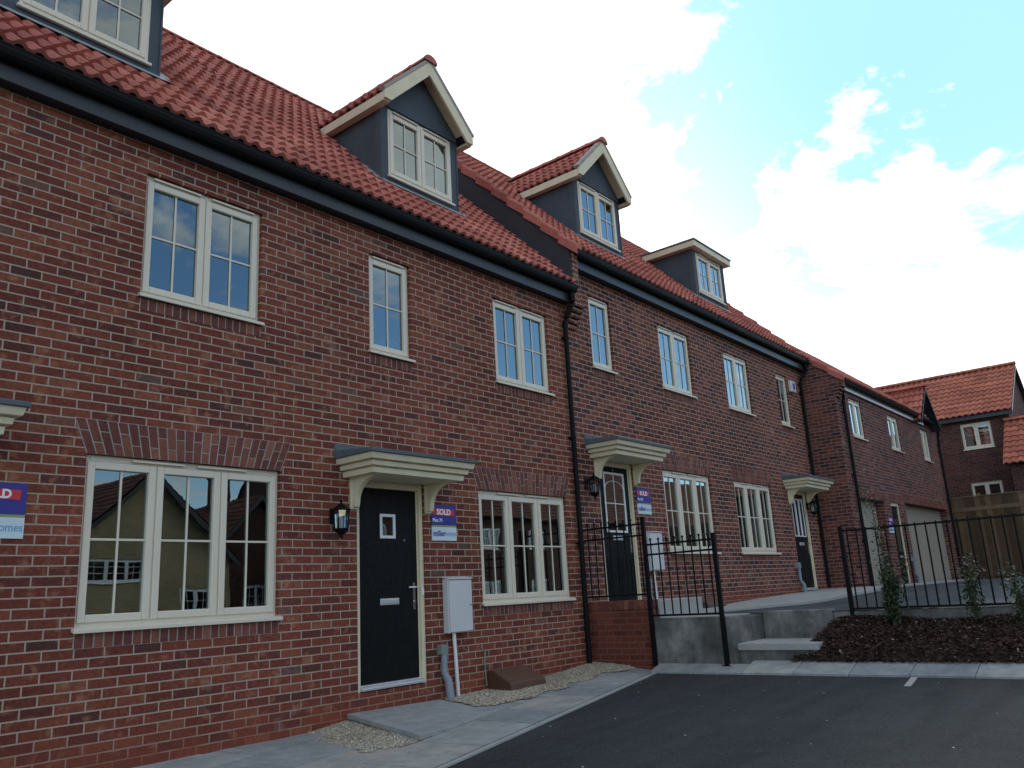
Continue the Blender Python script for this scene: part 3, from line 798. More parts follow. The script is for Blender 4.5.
# ------------------------------------------------------------------ far house, low outbuilding, fence
XF, XR = 32.0, 35.0; zE, zR = 5.22, 7.33; Ya, Yb = 4.30, 14.0
fh = thing('detached_house', 'dark brick house with bright orange tiled roof behind the timber fence', 'house', (34, 8, -.3))
Mx = face_neg_x(XF+.25, 14.0)     # u = 14 - Y
WIN = [(8.0, 8.95, 4.05, 4.97), (8.0, 8.95, 1.9, 2.92)]
bm = B(); wall_panel(bm, 0, 14-Ya-.15, -.8, zE-.05, WIN, 0, .1); bm.transform(Mx)
xr2 = XR+ (XR-XF)
bm.faces.new([bm.verts.new(p) for p in ((XF+.25,Ya+.15,-.8),(xr2-.25,Ya+.15,-.8),(xr2-.25,Ya+.15,zE),(XR,Ya+.15,zR-.06),(XF+.25,Ya+.15,zE))])
bm.faces.new([bm.verts.new(p) for p in ((xr2-.25,Ya+.15,-.8),(xr2-.25,Yb,-.8),(xr2-.25,Yb,zE),(xr2-.25,Ya+.15,zE))])
bm.faces.new([bm.verts.new(p) for p in ((XF+.25,Yb,-.8),(xr2-.25,Yb,-.8),(xr2-.25,Yb,zE),(XR,Yb,zR-.06),(XF+.25,Yb,zE))])
link('wall', bm, 'brown_brick', fh)
window(fh, *WIN[0], 0, 2, M=Mx, vbar=0, hbar=0, vents=False, curtain=((8.05,8.3),(8.65,8.92)), mat='cream_upvc')
window(fh, *WIN[1], 0, 2, M=Mx, vbar=0, hbar=0, vents=False)
pf = (zR-zE)/(XR-XF)
bm = B(); tile_mesh(bm, (XF, Yb, zE), (0,-1,0), (1,0,pf), Yb-Ya, math.hypot(XR-XF, zR-zE), seg=6, roll=.20, tw=.40, amp=.022, gauge=.35); link('roof_tiles', bm, 'orange_tile', fh)
bm = B(); tile_mesh(bm, (xr2, Ya, zE), (0,1,0), (-1,0,pf), Yb-Ya, math.hypot(XR-XF, zR-zE), seg=2, roll=.30, amp=.028); link('roof_tiles', bm, 'orange_tile', fh)
bm = B(); prism(bm, [(XF+.02, Ya, zE-.02), (XR, Ya, zR-.02), (xr2-.02, Ya, zE-.02), (xr2-.05, Ya, zE-.12), (XR, Ya, zR-.14), (XF+.05, Ya, zE-.12)], (0,Yb-Ya,0)); link('roof_deck', bm, 'navy_fascia', fh)
bm = B(); cap_tiles(bm, (XR, Ya, zR-.0), (XR, Yb, zR-.0), (0,0,1), (1,0,0), 22, .12); link('ridge_tile', bm, 'orange_tile', fh)
bm = B(); bx(bm, XF+.03, XF+.055, Ya, Yb, zE-.16, zE-.02); link('fascia', bm, 'navy_fascia', fh)

ob = thing('garage_outbuilding', 'low brick outbuilding with orange tiled roof at the right edge', 'outbuilding', (31.5, 2, -.3))
XO, zo, zt = 30.3, 3.22, 4.86
bm = B(); wall_panel(bm, 0, 5.4, -.8, zo, [], 0); bm.transform(face_neg_x(XO+.2, 4.45))
bm.faces.new([bm.verts.new(p) for p in ((XO+.2,4.45,-.8),(34.2,4.45,-.8),(34.2,4.45,zo),(32.2,4.45,zt-.06),(XO+.2,4.45,zo))])
bm.faces.new([bm.verts.new(p) for p in ((XO+.2,-.95,-.8),(34.2,-.95,-.8),(34.2,-.95,zo),(32.2,-.95,zt-.06),(XO+.2,-.95,zo))])
link('wall', bm, 'brown_brick', ob)
po = (zt-zo)/(32.2-XO)
bm = B(); tile_mesh(bm, (XO, 4.62, zo), (0,-1,0), (1,0,po), 5.8, math.hypot(32.2-XO, zt-zo), seg=6, roll=.20, tw=.40, amp=.022)
tile_mesh(bm, (34.1, -1.18, zo), (0,1,0), (-1,0,po), 5.8, math.hypot(32.2-XO, zt-zo), seg=2, roll=.30, amp=.028); link('roof_tiles', bm, 'orange_tile', ob)
bm = B(); prism(bm, [(XO+.02, 4.6, zo-.03), (32.2, 4.6, zt-.03), (34.1, 4.6, zo-.03), (32.2, 4.6, zt-.12)], (0,-5.75,0)); link('roof_deck', bm, 'navy_fascia', ob)
bm = B(); cap_tiles(bm, (32.2, 4.62, zt), (32.2, -1.15, zt), (0,0,1), (1,0,0), 13, .12); link('ridge_tile', bm, 'orange_tile', ob)

XW = 29.0
fe = thing('timber_fence', 'tall brown close boarded timber fence closing the driveway', 'fence', (XW, 3, -.28))
bm = B(); y = 6.3
while y > -7:
    w = .15; dx = random.uniform(-.006, .006)
    prism(bm, [(XW+dx, y, -.22), (XW+.012+dx, y, -.22), (XW+.004+dx, y-w-.01, -.22), (XW-.012+dx, y-w-.01, -.22)], (0, 0, 2.42 + random.uniform(-.008, .008)))
    y -= w
link('fence_boards', bm, 'fence_board', fe)
for z in (-.1, 1.0, 2.1): 
    bm = B(); bx(bm, XW+.014, XW+.06, -7, 6.3, z, z+.09); link('rail', bm, 'fence_board', fe)
bm = B(); bx(bm, XW-.03, XW+.03, -7, 6.3, 2.205, 2.235); link('capping', bm, 'fence_board', fe)
bm = B(); bx(bm, XW-.022, XW-.0135, -7, 6.3, 1.78, 1.90); link('counter_rail', bm, 'fence_board', fe)
for y in (5.2, 3.0, .9, -1.3, -3.5, -5.8):
    bm = B(); bx(bm, XW+.02, XW+.12, y, y+.1, -.5, 2.3); link('post', bm, 'fence_board', fe)

# ------------------------------------------------------------------ ground surfaces
def struct(name, bm, mat): 
    o = link(name, bm, mat); o['kind'] = 'structure'; return o
def za(x): # lower asphalt height
    return -1.0 + .034*(min(max(x, -2), 9.3)-9.3) - .004
def interp(x, pts):
    if x <= pts[0][0]: return pts[0][1]
    for (a, b), (c, d) in zip(pts, pts[1:]):
        if x <= c: return b + (d-b)*(x-a)/(c-a)
    return pts[-1][1]
ZW = [(-3, -1.22), (2.0, -1.12), (3.4, -1.095), (4.9, -1.105), (5.45, -1.045), (6.7, -1.03), (8.4, -1.0), (9.5, -.915)]
def ye(x): return 4.52 + .2085*(x-4.6)
def zp(x, y):
    e = ye(x); t = (y-e)/(6.6-e); t = max(-.05, min(1.1, t))
    return (za(x)+.006) + (interp(x, ZW) - za(x)-.006)*t
bm = B(); bx(bm, -400, 600, -500, 500, -3.2, -2.4); struct('ground', bm, 'earth_ground')
bm = B(); xs = [-40, -20, -8] + [-2 + i*.94 for i in range(0, 13)]; xs[-1] = 9.3; ys = [-14.0, -8, -4, 0, 2, 4, 7.0]
for a, b in zip(xs, xs[1:]):
    for c, d in zip(ys, ys[1:]):
        z0_, z1_ = za(a), za(b)
        if b > 9.29: pass
        bm.faces.new([bm.verts.new(p) for p in ((a,c,z0_), (b,c,z1_), (b,d,z1_), (a,d,z0_))])
bmesh.ops.remove_doubles(bm, verts=bm.verts, dist=.001)
struct('parking_bay', bm, 'asphalt')
# path bed under the slabs
bm = B()
for i in range(-6, 20):
    a, b = i*.5, (i+1)*.5
    if b > 9.62: b = 9.58
    for k in range(4):
        P = lambda x, t: (x, ye(x)+.02 + (6.62-ye(x))*t, zp(x, ye(x) + (6.6-ye(x))*t) - .008)
        bm.faces.new([bm.verts.new(p) for p in (P(a,k/4), P(b,k/4), P(b,(k+1)/4), P(a,(k+1)/4))])
struct('path_bedding', bm, 'mortar')
# slabs, rows parallel to the edge
ang = math.atan(.2085); du = Vector((math.cos(ang), math.sin(ang))); dv = Vector((-du.y, du.x))
O2 = Vector((0, ye(0)+.07))
GR1 = [(4.80,6.75),(5.5,6.75),(5.35,5.50),(4.72,5.45)]
GR2 = [(6.74,6.8),(6.64,6.28),(6.52,6.0),(6.72,5.78),(7.7,5.86),(8.8,6.02),(9.4,5.90),(9.62,6.0),(9.62,6.8)]
def inpoly(x, y, P):
    c = False; n = len(P)
    for i in range(n):
        x1, y1 = P[i]; x2, y2 = P[(i+1) % n]
        if (y1 > y) != (y2 > y) and x < (x2-x1)*(y-y1)/(y2-y1) + x1: c = not c
    return c
bm = B(); v = 0
for w in (.60, .42, .60, .45, .60, .45, .60):
    u = -4 + random.uniform(0, .5)
    while u < 10.5:
        l = random.choice((.6, .75, .9, .9)); g = .006
        dzr = random.uniform(-.003, .003)
        quad = [O2 + du*a + dv*b for a, b in ((u+g, v+g), (u+l-g, v+g), (u+l-g, v+w-g), (u+g, v+w-g))]
        cen = sum(quad, Vector((0,0)))/4
        if cen.y < 6.85 and cen.x < 9.65 and not inpoly(cen.x, cen.y, GR1):
            top = [bm.verts.new((min(p.x, 9.56), p.y, zp(p.x, p.y)+.004+dzr)) for p in quad]
            bot = [bm.verts.new((min(p.x, 9.56), p.y, zp(p.x, p.y)-.03)) for p in quad]
            if quad[0].x < 9.5:
                bm.faces.new(top)
                for k in range(4): bm.faces.new((bot[k], bot[(k+1) % 4], top[(k+1) % 4], top[k]))
        u += l
    v += w
struct('path', bm, 'paving_stone')
# thin concrete edging along the asphalt
bm = B()
for i in range(-6, 19):
    a, b = i*.5, (i+1)*.5
    if b > 9.3: b = 9.3
    pts = [(a, ye(a)), (b, ye(b)), (b, ye(b)+.04), (a, ye(a)+.04)]
    top = [bm.verts.new((x, y, zp(x, y)+.008)) for x, y in pts]; bot = [bm.verts.new((x, y, zp(x, y)-.1)) for x, y in pts]
    bm.faces.new(top)
    for k in range(4): bm.faces.new((bot[k], bot[(k+1) % 4], top[(k+1) % 4], top[k]))
struct('path_edging', bm, 'concrete_light')
# edging strip across the end of the bay
bm = B(); y = 5.60
while y > -14:
    l = .60; top_z = -.966 + random.uniform(-.003, .003)
    xb = 9.66 if y < 4.6 else 9.55; zz0, zz1 = top_z-.016, top_z+.085*(xb-9.3)/.36
    prism(bm, [(9.302, y-.003, -1.15), (9.302, y-.003, zz0), (xb, y-.003, zz1), (xb, y-.003, -1.15)], (0, -l+.007, 0))
    y -= l
struct('kerb', bm, 'paving_stone')
# raised slab at the door
bm = B()
pts = [(5.40, 6.58), (5.17, 5.36), (5.60, 5.42), (6.15, 5.54), (6.5, 6.0), (6.66, 6.58)]
top = [bm.verts.new((x, y, zp(x, y) + (.062, .045, .018, .012, .012, .02)[i])) for i, (x, y) in enumerate(pts)]
bot = [bm.verts.new((v_.co.x, v_.co.y, v_.co.z-.045)) for v_ in top]
bm.faces.new(top); bm.faces.new(bot)
for k in range(6): bm.faces.new((bot[k], bot[(k+1) % 6], top[(k+1) % 6], top[k]))
tag(link('paving_slab', bm, 'paving_stone', bevel=.006), 'large raised stone slab in front of the solid black door', 'paving slab')
# gravel
def gravel(name, P, n, dzf, x0, x1, y0, y1):
    bm = B(); k = 0
    for _ in range(n*6):
        if k >= n: break
        x, y = random.uniform(x0, x1), random.uniform(y0, y1)
        wob = .05*math.sin(x*9)+.03*math.sin(x*23)
        if y > 6.59 or not inpoly(x, y+wob, P): continue
        k += 1; s = random.uniform(.004, .0115)
        z = zp(x, y) + dzf + random.uniform(0, .010) 
        m = Matrix.Translation((x, y, z)) @ Matrix.Rotation(random.uniform(0, 6), 4, Vector((random.random(), random.random(), random.random()+.1)).normalized()) @ Matrix.Diagonal((s, s*random.uniform(.6, 1), s*.6, 1))
        q = [bm.verts.new(m @ Vector(v)) for v in ((1,0,-.1),(.3,1,.1),(-.8,.7,-.1),(-.9,-.6,.1),(.3,-1,-.1),(.1,.1,1),(0,0,-1))]
        for i in range(5): bm.faces.new((q[i], q[(i+1)%5], q[5])); bm.faces.new((q[(i+1)%5], q[i], q[6]))
    # bed under it
    st_ = .06
    for i in range(int((x1-x0)/st_)+2):
        for j in range(int((y1-y0)/st_)+2):
            xa_, ya_ = x0+i*st_, y0+j*st_
            if not inpoly(xa_+.03, ya_+.03+.05*math.sin(xa_*9), P): continue
            bm.faces.new([bm.verts.new((x, y, zp(x, y)+dzf+.003)) for x, y in ((xa_,ya_),(xa_+st_,ya_),(xa_+st_,ya_+st_),(xa_,ya_+st_))])
    o = link(name, bm, 'gravel_stone'); o['kind'] = 'stuff'; o['label'] = 'pale gravel strip around the brown gas box' if n > 5000 else 'small pale gravel patch left of the raised door slab'; o['category'] = 'gravel'
gravel('gravel', GR2, 17000, .012, 6.4, 9.8, 5.7, 6.6)
gravel('gravel', [(4.85,6.75),(5.5,6.75),(5.30,5.42),(4.68,5.42)], 7500, -.004, 4.6, 5.6, 5.3, 6.6)

# ------------------------------------------------------------------ upper terrace, walls, steps
ZT = -.37
def zu(x, y): return interp(x, [(9.6, ZT), (11.5, ZT), (13.6, -.36), (16, -.30), (18.9, -.25), (60, -.27)])
bm = B(); xs = [10.5, 12, 13.6, 16, 18.9, 24, 34, 60]; ys = [-14, -6, 0, 3, 4.7, 7.2, 12]
for a, b in zip(xs, xs[1:]):
    for c, d in zip(ys, ys[1:]):
        bm.faces.new([bm.verts.new(p) for p in ((a,c,zu(a,c)-.012), (b,c,zu(b,c)-.012), (b,d,zu(b,d)-.012), (a,d,zu(a,d)-.012))])
bmesh.ops.remove_doubles(bm, verts=bm.verts, dist=.001)
struct('driveway', bm, 'driveway_asphalt')
# raised concrete path along the upper houses: outer edge comes in towards the houses
PX = [(9.74, 5.62), (10.5, 5.58), (11.66, 5.5), (12.6, 5.3), (13.9, 5.05), (15.8, 5.1), (18.88, 5.2)]
zpath = lambda x: interp(x, [(9.6, ZT+.0), (11.5, ZT+.02), (13.6, -.33), (15.5, -.27), (18.9, -.205)])
bm = B(); prevq = None
for x in [10.52 + i*.44 for i in range(20)]:
    yy = interp(x, PX); z = zpath(x)
    cur = [bm.verts.new((x, 6.62, z)), bm.verts.new((x, yy, z-.005)), bm.verts.new((x, yy, z-.12))]
    if prevq:
        for k in range(2): bm.faces.new((prevq[k], cur[k], cur[k+1], prevq[k+1]))
    prevq = cur
struct('upper_path', bm, 'concrete_light')
bm = B()
for i in range(10):
    a = 18.9 + i*.92; bx(bm, a, a+.91, 5.45, 5.86, -.6, -.225+.001*(i%2))
struct('garage_apron', bm, 'concrete_light')

lw = thing('brick_retaining_wall', 'low dark brick retaining wall under the upper railing panel', 'wall', (9.6, 6.1, -.9))
bm = B(); bx(bm, 9.55, 9.765, 5.655, 6.598, -1.0, -.255); link('wall_body', bm, 'low_wall_brick', lw)
bm = B(); y = 6.59
while y > 5.67: bx(bm, 9.546, 9.766, y-.067, y, -.249, -.137 + random.uniform(-.002,.002)); y -= .077
link('coping_brick', bm, 'arch_brick', lw, .004)
bm = B(); bx(bm, 9.552, 9.764, 5.662, 6.59, -.257, -.145); link('coping_mortar', bm, 'low_wall_brick', lw)
bm = B(); bx(bm, 9.766, 10.99, 5.66, 6.598, -.9, -.15); tag(link('door_landing', bm, 'concrete_light', bevel=.01), 'concrete landing in front of the half glazed black door', 'landing')
cw = thing('concrete_retaining_wall', 'grey stained cast concrete retaining wall below the lower railing panel', 'wall', (9.6, 5.1, -.9))
bm = B(); bx(bm, 9.56, 9.74, 4.575, 5.652, -1.0, ZT-.002); link('wall_face', bm, 'cast_concrete', cw, .012)
bm = B(); bx(bm, 9.742, 10.52, 4.60, 4.76, -1.0, ZT-.02); link('return_wall', bm, 'cast_concrete', cw, .012)
bm = B(); bx(bm, 9.742, 10.52, 4.762, 5.655, -.9, ZT-.008); link('infill_slab', bm, 'concrete_light', cw)
st = thing('garden_steps', 'concrete steps between the railings leading up to the driveway', 'steps', (10, 4.1, -.9))
bm = B(); bx(bm, 9.66, 10.5, 3.62, 4.595, -.77, -.69); link('tread', bm, 'concrete_light', st, .01)
bm = B(); bx(bm, 9.69, 10.49, 3.64, 4.59, -1.0, -.772); link('riser', bm, 'cast_concrete', st)
bm = B(); bx(bm, 10.5, 10.64, 3.70, 4.598, -1.0, ZT+.012); link('upper_riser', bm, 'cast_concrete', st, .015)
dw = thing('driveway_edge_wall', 'grey concrete edge wall carrying the long railing behind the planting bed', 'wall', (10.5, 0, -.9))
bm = B(); bx(bm, 10.515, 10.66, -14, 3.696, -1.0, ZT-.02); link('wall_body', bm, 'cast_concrete', dw, .01)

# ------------------------------------------------------------------ railings
def rail_panel(parent, x, ya, yb, z_bot, z_mid, z_top, step, zfin, two=True):
    zs = (z_bot, z_mid, z_top) if two else (z_bot, z_top)
    for z in zs:
        bm = B(); bx(bm, x-.006, x+.006, yb, ya, z-.012, z+.012)
        link('rail', bm, 'black_paint', parent)
    n = max(1, round((ya-yb)/step)); first = True; src = None
    for k in range(n):
        y = ya - (k+.5)*(ya-yb)/n
        if src is None:
            bm = B(); tube(bm, [(x+.0135, y, z_bot-.012), (x+.0135, y, zfin)], .0096, 8)
            if two: bmesh.ops.create_uvsphere(bm, u_segments=8, v_segments=6, radius=.017, matrix=Matrix.Translation((x+.0135, y, zfin+.01)))
            src = link('bar', bm, 'black_paint', parent); y0 = y
        else:
            c = src.copy(); c.location = src.location + Vector((0, y-y0, 0)); C.objects.link(c)
def post(parent, x, y, z0, z1, s=.024):
    bm = B(); bx(bm, x-s, x+s, y-s, y+s, z0, z1); bx(bm, x-s-.004, x+s+.004, y-s-.004, y+s+.004, z1, z1+.01)
    bx(bm, x-s-.03, x+s+.03, y-s-.03, y+s+.03, z0, z0+.008)
    link('post', bm, 'black_paint', parent, .003)
ra = thing('railing', 'short stepped black metal railing in front of the half glazed door', 'railing', (9.53, 5.6, -.9), 'black metal railings')
rail_panel(ra, 9.53, 6.585, 5.66, -.07, .675, .82, .115, .875)
rail_panel(ra, 9.53, 5.62, 4.70, -.335, .42, .545, .115, .60)
post(ra, 9.525, 5.64, -.93, .90); post(ra, 9.525, 4.67, -.93, .61)
rb = thing('railing', 'long black metal railing behind the planting bed with shrubs', 'railing', (10.53, 2, -.5), 'black metal railings')
rail_panel(rb, 10.53, 3.46, -2.6, -.365, .4, .555, .112, .58, two=False)
post(rb, 10.53, 3.47, -.7, .60); post(rb, 10.53, 1.2, -.7, .60); post(rb, 10.53, -1.3, -.7, .60)

# ------------------------------------------------------------------ planting bed
def zb(x, y):
    t = max(0.0, (x-9.62)/(10.5-9.62)); e = min(1, max(0, (4.15-y)/.50)); e = e*e*(3-2*e)
    return -.885 + .39*(min(1, t*1.15)**.62)*(.35+.65*e) + .03*math.sin(x*7+y*3)*t
YL = lambda x: 3.90 - .36*(x-9.62)/.88
bm = B(); nx, ny = 10, 70; G = []
for i in range(nx+1):
    row = []
    for j in range(ny+1):
        x = 9.625 + (10.512-9.625)*i/nx; y = YL(x) - (YL(x)+6)*j/ny
        row.append(bm.verts.new((x, y, zb(x, y))))
    G.append(row)
for i in range(nx):
    for j in range(ny): bm.faces.new((G[i][j], G[i+1][j], G[i+1][j+1], G[i][j+1]))
o = struct('planting_bed', bm, 'soil')
bm = B()
for _ in range(15000):
    x = random.uniform(9.60, 10.50); y = YL(x)+.02 - abs(random.random())*4.6
    s = random.uniform(.010, .028); a = random.uniform(0, 6.28)
    z = zb(x, y) + random.uniform(.002, .022)
    m = Matrix.Translation((x, y, z)) @ Matrix.Rotation(a, 4, 'Z') @ Matrix.Rotation(random.gauss(0, .5), 4, 'X') @ Matrix.Rotation(random.gauss(0, .5), 4, 'Y')
    q = [bm.verts.new(m @ Vector(p)) for p in ((-s, -s*.45, 0), (s, -s*.3, 0), (s*.8, s*.4, .003), (-s*.9, s*.45, 0))]
    bm.faces.new(q)
o = link('bark_mulch', bm, 'bark_chip'); tag(o, 'dark bark chip mulch covering the planting bed', 'mulch', kind='stuff')
def shrub(label, x, y, h, spread, stem_h, nleaf, lean=0, leaf=.02):
    z0 = zb(x, y)
    t = thing('shrub', label, 'shrub', (x, y, z0), 'young shrubs in the bark bed')
    bm = B(); tips = []
    for k in range(9):
        a = random.uniform(0, 6.28); r = spread*random.uniform(.2, 1); hh = h*random.uniform(.55, 1)
        p0 = Vector((x, y, z0)); p1 = p0 + Vector((math.cos(a)*r*.5, math.sin(a)*r*.5, hh*.5)); p2 = p0 + Vector((math.cos(a)*r, math.sin(a)*r, hh))
        tube(bm, [p0, p1, p2], [.006, .004, .002], 5); tips.append((p0, p1, p2))
    if stem_h:
        p2 = Vector((x-.02, y+.02+lean, z0+stem_h)); p1 = Vector((x, y, z0+stem_h*.5)); tube(bm, [(x, y, z0), p1, p2], [.009, .007, .004], 6)
        tips.append((Vector((x, y, z0)), p1, p2))
    link('stem', bm, 'bark', t)
    bm = B()
    for i in range(nleaf):
        a, b, c = random.choice(tips[:9]) if i % 9 else tips[-1]; u = random.uniform(.15, 1.05)
        p = (a*(1-u)**2 + b*2*u*(1-u) + c*u*u) + Vector((random.gauss(0, .042), random.gauss(0, .042), random.gauss(0, .035)))
        s = leaf*random.uniform(.6, 1.3)
        m = Matrix.Translation(p) @ Matrix.Rotation(random.uniform(0, 6.28), 4, 'Z') @ Matrix.Rotation(random.uniform(-1, 1), 4, 'X')
        q = [bm.verts.new(m @ Vector(v_)) for v_ in ((0,0,0), (s*.45, s*.5, .004), (s*.3, s*1.2, 0), (0, s*1.6, -.004), (-s*.3, s*1.2, 0), (-s*.45, s*.5, .004))]
        bm.faces.new(q)
    link('foliage', bm, 'green_leaf', t)
shrub('bushiest green shrub, with a tall thin stem, nearest the railing end post', 10.22, 2.93, .80, .24, 1.5, 2400, .03, .024)
shrub('upright narrow green shrub in the middle of the bark bed', 10.25, 2.10, .66, .14, 0, 900, 0, .023)
shrub('loose green shrub at the right edge of the photo', 10.15, 1.62, .62, .18, 0, 900, 0, .023)

bm = B()
for _ in range(520):
    x, y = random.uniform(-1, 9.2), random.uniform(-6, 5.3)
    if y > ye(x)-.03 or (random.random() > .35 and y < ye(x)-.5): continue
    s_ = random.uniform(.004, .011); z = za(x)+.003
    m = Matrix.Translation((x, y, z)) @ Matrix.Rotation(random.uniform(0, 6), 4, 'Z') @ Matrix.Diagonal((s_, s_*random.uniform(.5, 1), s_*.6, 1))
    q = [bm.verts.new(m @ Vector(v)) for v in ((1,0,0),(.3,1,0),(-.8,.7,0),(-.9,-.6,0),(.3,-1,0),(.1,.1,1))]
    for i in range(5): bm.faces.new((q[i], q[(i+1)%5], q[5]))
o = link('grit', bm, 'gravel_stone'); tag(o, 'pale grit scattered over the dark parking bay', 'grit', kind='stuff')
# bay marking
bm = B(); 
bm.faces.new([bm.verts.new((x, y, za(x)+.004)) for x, y in ((8.72, 2.44), (9.30, 2.52), (9.30, 2.585), (8.72, 2.505))])
struct('bay_marking', bm, 'concrete_light')

# ------------------------------------------------------------------ fixtures on the walls
def lantern(x, dz, label):
    zc = .81+dz; y = 6.46
    t = thing('wall_lantern', label, 'lantern', (x, YF, zc), 'black wall lanterns beside the doors')
    bm = B()
    def ring(r, z, n=6): return [bm.verts.new((x + r*math.cos(2*PI*k/n+PI/6), y + r*math.sin(2*PI*k/n+PI/6), z)) for k in range(n)]
    def lathe(prof):
        rs = [ring(r, z) for r, z in prof]
        for u, v_ in zip(rs, rs[1:]):
            for k in range(6): bm.faces.new((u[k], u[(k+1) % 6], v_[(k+1) % 6], v_[k]))
        bm.faces.new(rs[0]); bm.faces.new(rs[-1])
    lathe([(.006, zc+.19), (.014, zc+.175), (.008, zc+.16), (.02, zc+.15), (.055, zc+.125), (.092, zc+.10), (.095, zc+.09), (.07, zc+.085)])
    lathe([(.066, zc-.085), (.074, zc-.095), (.07, zc-.105), (.04, zc-.135), (.018, zc-.15), (.02, zc-.165), (.006, zc-.185)])
    for k in range(6):
        a = 2*PI*k/6+PI/6
        tube(bm, [(x+.078*math.cos(a), y+.078*math.sin(a), zc+.09), (x+.066*math.cos(a), y+.066*math.sin(a), zc-.09)], .006, 5)
    body = link('lantern_body', bm, 'black_paint', t)
    bm = B(); rs = [ring(.074, zc+.088), ring(.063, zc-.088)]
    for k in range(6): bm.faces.new((rs[0][k], rs[0][(k+1) % 6], rs[1][(k+1) % 6], rs[1][k]))
    link('lantern_glass', bm, 'lamp_glass', t)
    bm = B(); tube(bm, [(x, y, zc-.085), (x, y, zc+.03)], .02, 8); link('candle_tube', bm, 'letter_white', t)
    bm = B(); bx(bm, x-.035, x+.035, YF-.015, YF-.001, zc-.03, zc+.12)
    tube(bm, [(x, YF-.01, zc+.06), (x, YF-.06, zc+.10), (x, y+.03, zc+.115)], .01, 6)
    link('wall_bracket', bm, 'black_paint', t, .004)
    return t
ln = lantern(5.245, 0, 'black lantern left of the solid black door')
copy_thing(ln, (9.68-5.225, 0, .61), 'black lantern left of the half glazed door behind the railing')
copy_thing(ln, (18.42-5.225-.34, 0, .72-.03), 'black lantern right of the farthest canopied door of the terrace')

def text_mesh(parent, txt, size, x, y, z, mat, bold=0, xs=1.0, align='LEFT'):
    cu = bpy.data.curves.new('t', 'FONT'); cu.body = txt; cu.size = size; cu.extrude = .0008; cu.offset = bold
    cu.align_x = align; cu.resolution_u = 3
    ob_ = bpy.data.objects.new('t', cu); C.objects.link(ob_)
    dg = bpy.context.evaluated_depsgraph_get(); dg.update()
    me = bpy.data.meshes.new_from_object(ob_.evaluated_get(dg))
    bpy.data.objects.remove(ob_); bpy.data.curves.remove(cu)
    M = Matrix.Translation((x, y, z)) @ Matrix.Rotation(PI/2, 4, 'X') @ Matrix.Diagonal((xs, 1, 1, 1))
    bm = B(); bm.from_mesh(me); bm.transform(M); bpy.data.meshes.remove(me)
    return link('lettering', bm, mat, parent)
def sold_sign(x0, x1, zt, label, plot, y=YF, scale=1.0):
    """blue SOLD board over a white board; zt = top"""
    t = thing('sold_sign', label, 'sign', ((x0+x1)/2, y, zt-.39), 'blue and white sold boards')
    w = x1-x0; yb = y-.012
    bm = B(); bx(bm, x0, x1, yb, y-.001, zt-.225*scale, zt); blue = link('blue_board', bm, 'board_blue', t)
    bm = B(); bx(bm, x0, x1, yb, y-.001, zt-.245*scale, zt-.2255*scale); link('green_strip', bm, 'board_green', t)
    bm = B(); bx(bm, x0, x1, yb, y-.001, zt-.395*scale, zt-.2455*scale); white = link('white_board', bm, 'board_white', t)
    # underlying wording shows above the red sticker
    text_mesh(blue, 'For sale', .085*scale, x0+.025*w, yb-.0012, zt-.105*scale, 'letter_white', .002)
    bm = B(); prism(bm, [(x0+.04*w, yb-.0045, zt-.112*scale), (x0+.90*w, yb-.0045, zt-.120*scale), (x0+.905*w, yb-.0045, zt-.048*scale), (x0+.045*w, yb-.0045, zt-.040*scale)], (0,.0025,0)); red = link('red_sticker', bm, 'board_red', t)
    text_mesh(red, 'SOLD', .088*scale, x0+.48*w, yb-.0055, zt-.108*scale, 'letter_white', .0035, 1.0, 'CENTER')
    text_mesh(blue, plot, .055*scale, x0+.03*w, yb-.0012, zt-.19*scale, 'letter_white', .0015)
    text_mesh(white, 'miller', .088*scale, x0+.035*w, yb-.0012, zt-.345*scale, 'letter_purple', .0022, .98*w/.40)
    text_mesh(white, 'homes', .088*scale, x0+.50*w, yb-.0012, zt-.345*scale, 'letter_blue', 0, .82*w/.40)
    return t
sold_sign(6.615, 7.005, 1.035, 'blue and white SOLD board beside the solid black door', 'Plot 71')
sold_sign(2.04, 2.45, .985, 'blue and white SOLD board cut off by the left edge', 'Plot 70')
sold_sign(11.03, 11.43, 1.50, 'blue and white SOLD board right of the half glazed door', 'Plot 72')
sold_sign(21.42, 21.80, 1.38, 'small distant SOLD board beside the garage openings', 'Plot 75', y=Y3)

